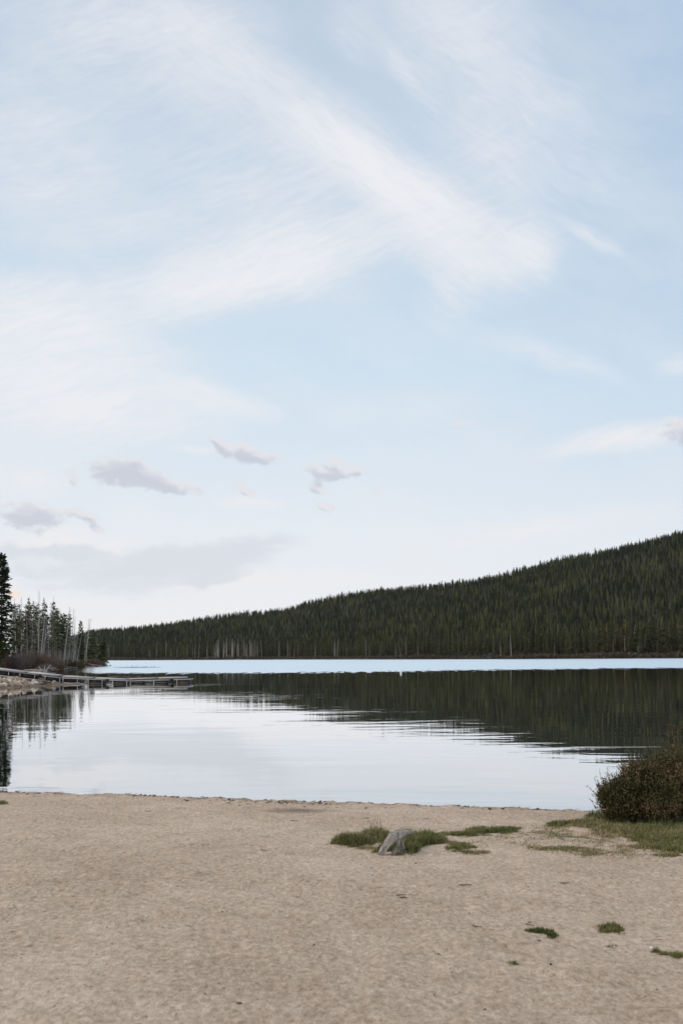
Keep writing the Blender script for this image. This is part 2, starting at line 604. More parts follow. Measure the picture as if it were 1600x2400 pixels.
def _water(N, b):
    p = pos(N)
    sep = N.new('ShaderNodeSeparateXYZ')
    N.link(p, sep.inputs[0])
    x, y = sep.outputs[0], sep.outputs[1]
    # the far lake is ruffled by wind, the near water is calm
    dip = N.math('MULTIPLY', N.math('EXPONENT', N.math('MULTIPLY', N.math('POWER', N.math('DIVIDE', N.math('ADD', x, 8.0), 30.0), 2.0), -1.0)), 18.0)
    edge = N.math('ADD', N.math('SUBTRACT', 172.0, dip), N.math('MULTIPLY', N.math('SUBTRACT', N.noise(N.mapping(p, scale=(1, .35, 1)), 0.12, 5), 0.5), 14.0))
    edge = N.math('ADD', edge, N.math('MULTIPLY', N.math('SUBTRACT', N.noise(N.mapping(p, scale=(1, .12, 1)), 0.8, 5, .7), 0.5), 85.0))
    far = N.maprange(N.math('SUBTRACT', y, edge), -3.0, 5.0)
    # sheltered strip close under the wooded bank on the left
    lee = N.maprange(N.math('ADD', x, N.math('MULTIPLY', y, 0.262)), -3.0, 9.0)
    far = N.math('MULTIPLY', far, lee)
    rough = N.math('ADD', 0.012, N.math('MULTIPLY', far, 0.42))
    # gentle waves: long crests across the view
    w1 = N.noise(N.mapping(N.mapping(p, rot=(0, 0, math.radians(7))), scale=(.34, 1.0, 1)), 1.05, 2, 0.45, 0.6)
    w2 = N.noise(N.mapping(N.mapping(p, rot=(0, 0, math.radians(-9))), scale=(.34, 1.0, 1)), 0.5, 2, 0.5, 0.4)
    w3 = N.noise(N.mapping(p, scale=(.35, 1.0, 1)), 6.0, 2, 0.5)
    patch = N.maprange(N.noise(N.mapping(p, scale=(.5, 1, 1)), 0.10, 3), 0.38, 0.68, 0.35, 1.3)
    h = N.math('ADD', N.math('MULTIPLY', w1, 0.0062), N.math('MULTIPLY', w2, 0.0065))
    h = N.math('ADD', h, N.math('MULTIPLY', w3, 0.0004))
    h = N.math('MULTIPLY', h, patch)
    h = N.math('MULTIPLY', h, N.maprange(y, 70.0, 20.0, 1.0, 1.2))
    bp = N.new('ShaderNodeBump')
    bp.inputs['Distance'].default_value = 1.0
    N.put(bp.inputs['Height'], h)
    # strong mirror at these flat angles, a little of the dark lake body below
    body = N.new('ShaderNodeBsdfDiffuse')
    body.inputs['Color'].default_value = (.022, .030, .026, 1)
    gl = N.new('ShaderNodeBsdfGlossy')
    N.link(N.mix(far, (.98, .98, .985), (.885, .965, .99)), gl.inputs['Color'])
    N.link(rough, gl.inputs['Roughness'])
    N.link(bp.outputs[0], gl.inputs['Normal'])
    fr = N.new('ShaderNodeFresnel')
    fr.inputs['IOR'].default_value = 1.45
    N.link(bp.outputs[0], fr.inputs['Normal'])
    fac = N.maprange(fr.outputs[0], 0.0, 0.70, 0.42, 1.0, smooth=False)
    fac = N.math('MAXIMUM', fac, N.math('MULTIPLY', far, 0.88))
    mx = N.new('ShaderNodeMixShader')
    N.link(fac, mx.inputs[0])
    N.link(body.outputs[0], mx.inputs[1])
    N.link(gl.outputs[0], mx.inputs[2])
    out = [n for n in N.n if n.type == 'OUTPUT_MATERIAL'][0]
    N.link(mx.outputs[0], out.inputs[0])
    N.n.remove(b)


M['water'] = material('lake_water', _water)


def plain(name, c, rough=0.7, vary=0.15, scale=9.0):
    def build(N, b):
        n = N.noise(objco(N), scale, 5, 0.6)
        lo = tuple(v * (1 - vary) for v in c)
        hi = tuple(min(1, v * (1 + vary)) for v in c)
        N.link(N.ramp(N.math('ADD', n, N.math('MULTIPLY', N.math('SUBTRACT', rnd(N), 0.5), 0.3)), [(0.3, lo), (0.7, hi)]), b.inputs['Base Color'])
        b.inputs['Roughness'].default_value = rough
    return material(name, build)


M['deck'] = plain('weathered_deck_boards', (.60, .54, .515), 0.8, 0.25, 3.0)
M['frame'] = plain('galvanised_frame', (.46, .415, .385), 0.6, 0.2)
M['float'] = plain('black_pontoon', (.018, .019, .018), 0.5, 0.3)
M['algae'] = plain('waterline_stain', (.17, .14, .095), 0.8, 0.3)
M['white'] = plain('white_buoy_paint', (.80, .79, .76), 0.5, 0.05)
M['grass'] = foliage('grass_blades', [(0.1, (.066, .078, .021)), (0.42, (.138, .148, .046)), (0.68, (.23, .205, .085)), (0.97, (.37, .275, .16))], 2.2, .75)
M['grass_cool'] = foliage('cool_grass_blades', [(0.1, (.046, .058, .022)), (0.6, (.105, .118, .048)), (0.95, (.20, .195, .095))], 2.2, .75)
M['leaf'] = foliage('shrub_leaves', [(0.08, (.030, .036, .013)), (0.36, (.085, .084, .032)), (0.62, (.165, .120, .056)), (0.98, (.32, .215, .125))], 3.5, .65)
M['twig'] = wood('shrub_twigs', (.03, .022, .016), (.10, .07, .045), 20.0)
M['yellow_twig'] = foliage('yellow_leaves', [(0.1, (.075, .055, .024)), (0.9, (.22, .165, .07))], 3.0)


def _rock(N, b):
    n = N.noise(objco(N), 3.0, 6, 0.65)
    t = N.math('ADD', n, N.math('MULTIPLY', N.math('SUBTRACT', rnd(N), 0.5), 0.5))
    N.link(N.ramp(t, [(0.25, (.26, .165, .10)), (0.5, (.50, .385, .28)), (0.75, (.68, .59, .49))]), b.inputs['Base Color'])
    b.inputs['Roughness'].default_value = 0.9
    bump(N, b, n, 0.7, 0.15)


M['rock'] = material('pale_tan_rock', _rock)


# ------------------------------------------------------------------ beach and water
def edge_y(X):
    return 15.5 - 0.27 * np.asarray(X, float) + 0.25 * vnoise(X, np.zeros_like(np.asarray(X, float)), 3.0, 2)


def beach_base(X, Y):
    D = (15.5 - 0.27 * X) - Y
    return np.where(D > 11, 1.0 + 0.02 * (D - 11), 0.30 + 0.0636 * D)


def ground(x, y):
    """point of the beach seen at photograph pixel x, y"""
    d = np.array(ray(x, y))
    lo, hi = 1.0, 40.0
    for _ in range(40):
        m = 0.5 * (lo + hi)
        p = d * m
        if p[2] + EYE > beach_base(p[0], p[1]):
            lo = m
        else:
            hi = m
    p = d * lo
    return np.array([p[0], p[1], float(beach_height(np.array([p[0]]), np.array([p[1]]))[0])])


def beach_height(X, Y):
    D = edge_y(X) - Y
    z = np.where(D > 11, 1.0 + 0.02 * (D - 11), 0.30 + 0.0636 * D)
    rough = 0.026 * vnoise(X, Y, 0.42, 3, 0.6) + 0.036 * vnoise(X + 50, Y * 1.3, 0.15, 3, 0.65) + 0.05 * vnoise(X, Y, 1.7, 2)
    lip = np.exp(-((D - 0.12) / 0.16) ** 2) * (0.012 + 0.09 * np.maximum(vnoise(X, Y * 2, 0.22, 3, 0.6) + 0.05, 0))
    z = z + rough + lip
    return np.where(D < 0, np.maximum(z + 1.1 * D, -0.7), z)


def build_beach():
    xs = np.concatenate([-np.geomspace(80, 8.6, 26), np.arange(-8.5, 8.5, 0.042), np.geomspace(8.6, 60, 24)])
    ys = np.concatenate([np.linspace(-40, 2.5, 26), np.arange(2.6, 9.0, 0.036), np.arange(9.0, 19.0, 0.034), np.linspace(19.3, 40, 24)])
    X, Y = np.meshgrid(xs, ys)
    Z = beach_height(X, Y)
    # old footprints and scuffs
    rng = np.random.default_rng(61)
    for i in range(520):
        cx, cy = rng.uniform(-8, 7), rng.uniform(3.0, 15.5)
        rx, ry, dep = rng.uniform(.05, .11), rng.uniform(.07, .16), rng.uniform(.006, .024)
        a, b = np.searchsorted(xs, cx - .4), np.searchsorted(xs, cx + .4)
        c, d = np.searchsorted(ys, cy - .4), np.searchsorted(ys, cy + .4)
        q = ((X[c:d, a:b] - cx) / rx) ** 2 + ((Y[c:d, a:b] - cy) / ry) ** 2
        Z[c:d, a:b] += (-dep * np.exp(-q) + dep * .45 * np.exp(-(np.sqrt(q) - 1.5) ** 2 / .16)) * ss(edge_y(X[c:d, a:b]) - Y[c:d, a:b], .2, .9)
    D = edge_y(X) - Y
    tint = np.exp(-((D - 0.05) / 0.22) ** 2) * 0.75
    # two patches of washed-up litter
    for (px, py, rx, ry, s) in ((700, 1901, 0.75, 0.5, .9), (560, 1880, .7, .2, .5), (860, 1893, .6, .2, .45), (230, 1875, .5, .2, .5), (1010, 1905, .5, .25, .3)):
        g = ground(px, py)
        tint = np.maximum(tint, s * np.exp(-((X - g[0]) / rx) ** 2 - ((Y - g[1]) / ry) ** 2))
    tag(grid_mesh('beach', X, Y, Z, M['sand'], tint), kind='structure')


build_beach()

wv = [(-900, 5, 0), (900, 5, 0), (900, 1500, 0), (-900, 1500, 0)]
lake = obj('lake_water', tri_mesh('lake_water', wv, [(0, 1, 2), (0, 2, 3)]), M['water'])
tag(lake, kind='structure')

# ------------------------------------------------------------------ wooded bank on the left
LAND = np.array([(-30, 23.6), (-37, 35), (-40, 60), (-35, 79), (-29.7, 87.2), (-28.9, 87.8), (-28.2, 92.2), (-27.4, 94.5),
                 (-25.0, 97.4), (-25.4, 99.5), (-28.5, 103), (-34, 112), (-44, 128), (-55, 150), (-69, 188), (-68, 201), (-58.3, 196),
                 (-61.5, 217), (-67.3, 258), (-68.2, 277), (-74, 300), (-90, 370), (-112, 466), (-155, 667), (-215, 880),
                 (-900, 880), (-900, 23.6)], float)


def signed_distance(X, Y, poly):
    shp = X.shape
    P = np.stack([X.ravel(), Y.ravel()], 1)
    best = np.full(len(P), 1e9)
    inside = np.zeros(len(P), bool)
    n = len(poly)
    for i in range(n):
        a, b = poly[i], poly[(i + 1) % n]
        ab = b - a
        t = np.clip(((P - a) @ ab) / (ab @ ab), 0, 1)
        best = np.minimum(best, np.linalg.norm(P - a - t[:, None] * ab, axis=1))
        c = (a[1] > P[:, 1]) != (b[1] > P[:, 1])
        with np.errstate(divide='ignore', invalid='ignore'):
            xi = a[0] + (P[:, 1] - a[1]) * ab[0] / ab[1]
        inside ^= c & (P[:, 0] < xi)
    return np.where(inside, best, -best).reshape(shp)


def bank_height(X, Y):
    sdist = signed_distance(X, Y, LAND) + 0.5 * vnoise(X, Y, 2.2, 3) * ss(Y, 60, 200) + 0.25 * vnoise(X, Y, 0.9, 2)
    near = ss(Y, 135, 110)
    steep = 0.34 * near + 0.13 * (1 - near)
    top = 0.85 * near + 1.5 * (1 - near)
    z = np.where(sdist > 0, top * (1 - np.exp(-np.maximum(sdist, 0) * steep / top)), sdist * 0.3)
    cap = np.interp(X, [-60, -40, -33.3, -29.0, -27.4, -25.0], [1.3, 1.1, .78, .24, .12, .05])
    z = np.where(Y < 112, np.minimum(z, cap + 0.5 * ss(Y, 101, 112)), z)
    return np.maximum(z + 0.05 * (1 - ss(Y, 100, 120)) * vnoise(X, Y, 1.2, 2) + ss(Y, 100, 120) * 0.12 * vnoise(X, Y, 3.0, 3) * ss(sdist, 0, 2), -1.2)


def build_bank():
    t = np.concatenate([-np.geomspace(4.0, 0.48, 40), np.arange(-0.475, -0.20, 0.0024)])
    ys = np.concatenate([np.geomspace(22, 80, 40), np.arange(80.4, 112, 0.35), np.geomspace(112.5, 300, 110), np.geomspace(306, 860, 70)])
    tt, Y = np.meshgrid(t, ys)
    X = tt * Y
    tag(grid_mesh('lake_bank', X, Y, bank_height(X, Y), M['bank']), kind='structure')


build_bank()


def bank_z(x, y):
    return float(bank_height(np.array([[x]]), np.array([[y]]))[0, 0])


# ------------------------------------------------------------------ far hill
SHORE_PX = [0, 100, 240, 400, 640, 900, 1200, 1400, 1600, 1700, 2200, 2900]
SHORE_Y = [980, 950, 860, 800, 715, 600, 520, 490, 470, 460, 430, 400]
RIDGE = [(0, 1505), (215, 1443), (300, 1437), (400, 1425), (450, 1417), (540, 1403), (570, 1401), (650, 1395), (700, 1379), (790, 1359), (850, 1351), (900, 1346),
         (1000, 1338), (1130, 1319), (1200, 1301), (1280, 1279), (1400, 1256), (1480, 1238), (1568, 1214), (1700, 1180), (2000, 1120), (2850, 1050)]
RIDGE_PX = [r[0] * 1.0204 for r in RIDGE]
RIDGE_PY = [r[1] * 1.0204 for r in RIDGE]
RDIST_PX = [0, 240, 400, 640, 900, 1200, 1600, 2900]
RDIST_Y = [2200, 2100, 1880, 1640, 1480, 1370, 1280, 1150]
FLAT_PX = [0, 240, 640, 900, 1200, 1600, 2900]
FLAT_W = [330, 300, 170, 110, 60, 40, 40]
TREE_H = 9.5


def hill_height(t, Y):
    px = t * FPX + 800.0
    ys = np.interp(px, SHORE_PX, SHORE_Y)
    yr = np.interp(px, RDIST_PX, RDIST_Y)
    fl = np.interp(px, FLAT_PX, FLAT_W)
    top = np.interp(px, RIDGE_PX, RIDGE_PY)
    zr = (HOR - (px - 800) * math.tan(ROLL) - top) / FPX * yr + EYE - TREE_H
    X = t * Y
    ys = ys + 6 * vnoise(X, Y * 0 + 3, 24, 3)
    u = (Y - ys - fl) / (yr - ys - fl)
    uc = np.clip(u, 0, 1)
    rise = 0.35 * uc ** 2 + 0.65 * (uc * uc * (3 - 2 * uc)) ** 0.85
    z = 1.6 * ss(Y - ys, 0, 12) + (zr - 1.6) * rise
    z = z - np.maximum(u - 1, 0) * 0.12 * (yr - ys)
    z = z + (zr * 0.10) * vnoise(X, Y, 170, 3) * ss(uc, 0.05, 0.4) * (1 - ss(uc, 0.72, 0.97))
    return np.where(Y < ys, (Y - ys) * 0.1, z), Y - ys, u


def build_hill():
    t = np.linspace(-0.40, 0.85, 420)
    v = np.concatenate([np.linspace(380, 1000, 200), np.linspace(1006, 2600, 190)])
    tt, Y = np.meshgrid(t, v)
    Z, _, _ = hill_height(tt, Y)
    tag(grid_mesh('hill', tt * Y, Y, Z, M['hill']), kind='structure')


build_hill()


# ------------------------------------------------------------------ trees
def kites(P, D, L, W, rng, roll=None):
    """flat leaf-like kites: centre base P, direction D, length L, half width W"""
    n = len(P)
    D = D / (np.linalg.norm(D, axis=1)[:, None] + 1e-9)
    up = np.tile(np.array([0, 0, 1.0]), (n, 1))
    s = np.cross(D, up)
    ln = np.linalg.norm(s, axis=1)[:, None]
    s = np.where(ln < 1e-4, np.array([[1.0, 0, 0]]), s / (ln + 1e-9))
    q = np.cross(s, D)
    a = rng.uniform(-1.1, 1.1, n) if roll is None else roll
    side = s * np.cos(a)[:, None] + q * np.sin(a)[:, None]
    L, W = np.asarray(L)[:, None], np.asarray(W)[:, None]
    V = np.stack([P, P + D * L * 0.45 + side * W, P + D * L, P + D * L * 0.45 - side * W], 1).reshape(-1, 3)
    b = np.arange(n)[:, None] * 4
    T = np.concatenate([b + np.array([[0, 1, 2]]), b + np.array([[0, 2, 3]])])
    return V, T


def crown_kites(rng, h, base, R, whorls, per, k, csize, droop=0.35, shape=0.75, gap=0.0, top=0.02, slim=0.30):
    """a conifer crown: branches in whorls, each carrying k needle sprays"""
    z = np.repeat(np.linspace(base * h, h * (1 - top), whorls), per)
    z = z + rng.normal(0, h * (1 - base) / whorls * 0.45, len(z))
    if gap:
        keep = rng.random(len(z)) > gap * (0.5 + 0.8 * (vnoise(z, z * 0 + rng.uniform(0, 90), h * 0.09, 1) + 0.5))
        z = z[keep]
    n = len(z)
    u = np.clip((z - base * h) / (h * (1 - base)), 0, 1)
    prof = (1 - u) ** shape * (0.55 + 0.45 * ss(u, 0, 0.14)) + 0.035
    az = rng.uniform(0, 2 * math.pi, n)
    L = R * prof * rng.uniform(0.6, 1.25, n)
    dr = droop * rng.uniform(0.5, 1.4, n) * (1 - 0.9 * u) - 0.5 * u ** 2
    out = np.stack([np.cos(az), np.sin(az), -dr], 1)
    Ps, Ds, Ls, Ws, Ts = [], [], [], [], []
    if k == 1:
        Ps.append(np.stack([0 * z, 0 * z, z], 1))
        Ds.append(out)
        Ls.append(L * 1.06)
        Ws.append(L * slim + csize * 0.12)
        Ts.append(rng.random(n))
    else:
        bt = rng.random(n)
        for j in range(k):
            f = (j + rng.uniform(0.1, 0.7, n)) / k
            p = np.stack([0 * z, 0 * z, z], 1) + out * (L * f)[:, None] * np.array([1, 1, 1.0]) + np.stack([0 * z, 0 * z, 0.22 * L * f ** 2], 1)
            p = p + rng.normal(0, csize * 0.16, p.shape)
            sw = rng.uniform(-0.9, 0.9, n)
            d = np.stack([np.cos(az + sw), np.sin(az + sw), -dr * 0.8 + rng.normal(0, 0.25, n)], 1)
            ln = csize * rng.uniform(0.6, 1.3, n) * (0.5 + 0.5 * np.minimum(1, L / (R * 0.5)))
            Ps.append(p)
            Ds.append(d)
            Ls.append(ln)
            Ws.append(ln * rng.uniform(0.22, 0.4, n))
            Ts.append(np.clip(0.6 * bt + 0.4 * rng.random(n), 0, 1))
    P, D = np.concatenate(Ps), np.concatenate(Ds)
    V, T = kites(P, D, np.concatenate(Ls), np.concatenate(Ws), rng, rng.normal(0, .5, len(P)))
    return V, T, np.repeat(np.concatenate(Ts), 4)


def skirt_tree(rng, base, R, tiers, n=12):
    """a small far-off conifer, one metre tall: drooping ragged tiers of branches"""
    bag = Bag()
    zs = np.linspace(base, 0.96, tiers) + rng.normal(0, .012, tiers)
    for i, z in enumerate(zs):
        u = (z - base) / (1 - base)
        r = R * ((1 - u) ** .8 * (.62 + .38 * ss(u, 0, .15)) + .05) * rng.uniform(.85, 1.15)
        a = np.arange(n) * 2 * math.pi / n + rng.uniform(0, 6.28)
        rr = r * np.where(np.arange(n) % 2 == 0, rng.uniform(.8, 1.3, n), rng.uniform(.35, .6, n))
        dz = np.where(np.arange(n) % 2 == 0, -.25, .0) * r + rng.normal(0, .010, n)
        top = min(1.0, z + (1 - base) / tiers * rng.uniform(1.0, 1.5))
        off = rng.normal(0, .006, 2)
        V = np.concatenate([[[off[0], off[1], top]], np.stack([off[0] + rr * np.cos(a), off[1] + rr * np.sin(a), z + dz], 1)])
        T = np.array([(0, 1 + j, 1 + (j + 1) % n) for j in range(n)])
        bag.add(V, T, np.concatenate([[.55], np.where(np.arange(n) % 2 == 0, rng.uniform(.4, 1, n), .1)]))
    return np.concatenate(bag.v), np.concatenate(bag.t), np.concatenate(bag.c)


def trunk_tube(rng, h, r0, r1=0.03, lean=(0, 0), bend=0.01, n=7, sides=6, sink=0.5):
    f = np.linspace(0, 1, n)
    wob = np.cumsum(rng.normal(0, bend * h / n, (n, 2)), axis=0)
    pts = np.stack([lean[0] * h * f + wob[:, 0], lean[1] * h * f + wob[:, 1], h * f], 1)
    pts[0, 2] = -sink
    return pts, tube(pts, r0 + (r1 - r0) * f ** 0.8, sides)


def bare_branches(rng, pts, h, start, count, length, r=0.025, droop=0.25, sub=True):
    """dead twigs on a snag"""
    bag = Bag()
    zf = np.linspace(0, 1, len(pts))
    for i in range(count):
        f = start + (1 - start) * (i + rng.random()) / count
        p = np.array([np.interp(f, zf, pts[:, c]) for c in range(3)])
        az = rng.uniform(0, 2 * math.pi)
        L = length * (1.05 - 0.75 * f) * rng.uniform(0.35, 1.3)
        d = np.array([math.cos(az), math.sin(az), rng.uniform(-droop, 0.45)])
        q = p + d * L * 0.5 + np.array([0, 0, rng.uniform(-.1, .15) * L])
        e = p + d * L + np.array([0, 0, rng.uniform(-.3, .35) * L])
        bag.add(*tube([p, q, e], [r, r * 0.7, r * 0.25], 3, cap=False), tint=rng.random())
        if sub:
            for s in range(2):
                az2 = az + rng.choice([-1, 1]) * rng.uniform(.4, 1.0)
                g = p + d * L * rng.uniform(.35, .85)
                l2 = L * rng.uniform(.25, .5)
                bag.add(*tube([g, g + l2 * np.array([math.cos(az2), math.sin(az2), rng.uniform(-.3, .5)])], [r * 0.5, r * 0.15], 3, cap=False), tint=rng.random())
    return bag


def copy_thing(root, loc, rz, sc, label=None, group=None):
    c = root.copy()
    COL.objects.link(c)
    c.location = loc
    c.rotation_euler = (0, 0, rz)
    c.scale = sc
    if label:
        c['label'] = label
    if group:
        c['group'] = group
    for ch in list(root.children):
        d = ch.copy()
        COL.objects.link(d)
        d.parent = c
    return c


def make_conifer(name, seed, h, base, R, whorls, per, k, csize, label, cat, group=None, loc=(0, 0, 0), r0=None, needles='conifer', lean=(0, 0), **kw):
    rng = np.random.default_rng(seed)
    e = empty(name, loc)
    tag(e, label, cat, group)
    pts, (V, T) = trunk_tube(rng, h * 0.985, r0 or h * 0.011, 0.02, lean)
    obj('trunk', tri_mesh('trunk', V, T, np.zeros(len(V)), smooth=True), M['bark'], e)
    V, T, c = crown_kites(rng, h, base, R, whorls, per, k, csize, **kw)
    f = np.clip(V[:, 2] / h, 0, 1)
    V = V + np.stack([lean[0] * h * f, lean[1] * h * f, 0 * f], 1)
    obj('crown', tri_mesh('crown', V, T, c), M[needles], e)
    return e


def make_snag(name, seed, h, label, group=None, loc=(0, 0, 0), r0=0.16, lean=(0, 0), twigs=40, length=1.5, start=0.3, mat='snag', bend=0.012):
    rng = np.random.default_rng(seed)
    e = empty(name, loc)
    tag(e, label, 'dead tree', group)
    pts, (V, T) = trunk_tube(rng, h, r0, 0.025, lean, bend)
    obj('trunk', tri_mesh('trunk', V, T, np.zeros(len(V)), smooth=True), M[mat], e)
    obj('bare_crown', bare_branches(rng, pts, h, start, twigs, length).mesh('bare_crown'), M[mat], e)
    return e


# ---- forest on the hill: nobody could count it
def build_forest():
    rng = np.random.default_rng(77)
    protos = [skirt_tree(rng, rng.uniform(.05, .2), rng.uniform(.12, .18), 8) for i in range(10)]
    dead = []
    for i in range(4):
        pts, (V, T) = trunk_tube(rng, 1.0, 0.013, 0.003, (rng.normal(0, .02), 0), 0.01, 4, 3, 0.02)
        b = Bag()
        b.add(V, T)
        V2, T2, c2 = crown_kites(rng, 1.0, 0.25, 0.075, 9, 3, 1, 0.0, droop=0.1, slim=0.07)
        b.add(V2, T2, c2)
        dead.append((np.concatenate(b.v), np.concatenate(b.t), np.concatenate(b.c)))

    def scatter(n, umin, umax, flat):
        t = rng.uniform(-0.33, 0.62, n)
        Y = rng.uniform(400, 2150, n)
        z, back, u = hill_height(t, Y)
        dens = np.clip((Y / 900.0), 0.35, 1.0) ** 1.0
        ok = (back > 5) & (u < umax) & (u >= umin) & (rng.random(n) < dens)
        return t[ok] * Y[ok], Y[ok], z[ok], u[ok], back[ok]

    def emit(name, X, Y, Z, Hh, tints, kinds, lists, slots, mats, label, cat):
        bags_v, bags_t, bags_c, bags_s, n0 = [], [], [], [], 0
        for kk, (V, T, c) in enumerate(lists):
            sel = np.nonzero(kinds == kk)[0]
            if not len(sel):
                continue
            a = rng.uniform(0, 2 * math.pi, len(sel))
            hh = Hh[sel]
            wide = hh * rng.uniform(0.85, 1.2, len(sel))
            ca, sa = np.cos(a)[:, None], np.sin(a)[:, None]
            x = (V[None, :, 0] * ca - V[None, :, 1] * sa) * wide[:, None] + X[sel][:, None]
            y = (V[None, :, 0] * sa + V[None, :, 1] * ca) * wide[:, None] + Y[sel][:, None]
            z = V[None, :, 2] * hh[:, None] + Z[sel][:, None]
            bags_v.append(np.stack([x, y, z], -1).reshape(-1, 3))
            off = (np.arange(len(sel)) * len(V))[:, None, None] + n0
            bags_t.append((T[None] + off).reshape(-1, 3))
            bags_c.append((0.25 * c[None, :] + 0.75 * tints[sel][:, None]).ravel())
            bags_s.append(np.full(len(sel) * len(T), slots[kk]))
            n0 += len(sel) * len(V)
        me = tri_mesh(name, np.concatenate(bags_v), np.concatenate(bags_t), np.concatenate(bags_c), slots=np.concatenate(bags_s))
        o = obj(name, me, mats)
        tag(o, label, cat, kind='stuff')
        return o

    allp = protos + dead
    slots = [0] * len(protos) + [1] * len(dead)
    # the slope
    X, Y, Z, u, back = scatter(66000, 0.0, 1.03, False)
    Hh = 6.5 + 5.0 * rng.random(len(X)) ** 1.6
    print('slope trees', len(X))
    px = X / Y * FPX + 800
    Hh = Hh * np.where(px > 1000, 1.0 + 0.28 * ss(u, 0.35, 0.0) * ss(px, 1000, 1500), 1.0)
    patch = vnoise(X, Y, 90, 3) + 0.5
    tints = np.clip(0.95 * rng.random(len(X)) ** 1.3 + 0.45 * (patch - .5) + rng.normal(.06, .08, len(X)), 0, 1)
    Hh = np.where(u > .96, Hh * rng.uniform(.7, 1.2, len(X)), Hh)
    kinds = rng.integers(0, len(protos), len(X))
    pd = 0.035 + 0.14 * ss(vnoise(X + 900, Y, 120, 3), 0.10, 0.28)
    isd = rng.random(len(X)) < pd
    kinds[isd] = len(protos) + rng.integers(0, len(dead), isd.sum())
    emit('hillside_forest', X, Y, Z - 0.3, Hh, tints, kinds, allp, slots, [M['hill_conifer'], M['hill_snag']],
         'dense dark conifer forest covering the long hill across the lake', 'forest')
    # the flat strip of thinner, paler timber behind the far shore
    X, Y, Z, u, back = scatter(30000, -9, 0.0, True)
    px = X / Y * FPX + 800
    keep = back > 14
    X, Y, Z, px, back = X[keep], Y[keep], Z[keep], px[keep], back[keep]
    Hh = rng.uniform(9.5, 14.5, len(X)) * (1 + 0.35 * ss(px, 900, 1500))
    tints = np.clip(0.35 + 0.45 * rng.random(len(X)) + 0.5 * vnoise(X, Y, 60, 2), 0, 1)
    kinds = rng.integers(0, len(protos), len(X))
    isd = rng.random(len(X)) < np.interp(px, [200, 600, 640, 1000, 1600], [.35, .40, .25, .10, .04])
    kinds[isd] = len(protos) + rng.integers(0, len(dead), isd.sum())
    emit('lakeside_forest', X, Y, Z - 0.3, Hh, tints, kinds, allp, slots, [M['shore_conifer'], M['hill_snag']],
         'paler mixed strip of live and dead timber on the flat between lake and hill', 'forest')


M['hill_conifer'] = foliage('hillside_needles', [(0.15, (.0045, .006, .0028)), (0.50, (.014, .016, .006)), (0.8, (.064, .068, .022)), (1.0, (.140, .134, .052))], 0.02, .75)
M['shore_conifer'] = foliage('shoreline_needles', [(0.12, (.007, .008, .0035)), (0.45, (.022, .023, .009)), (1.0, (.068, .064, .026))], 0.02, .75)
M['hill_snag'] = foliage('hillside_dead_wood', [(0.1, (.06, .05, .043)), (0.6, (.125, .108, .096)), (1.0, (.21, .19, .17))], 0.05, .6)
M['far_snag'] = wood('far_dead_wood', (.22, .19, .165), (.42, .375, .33), 4.0)
build_forest()


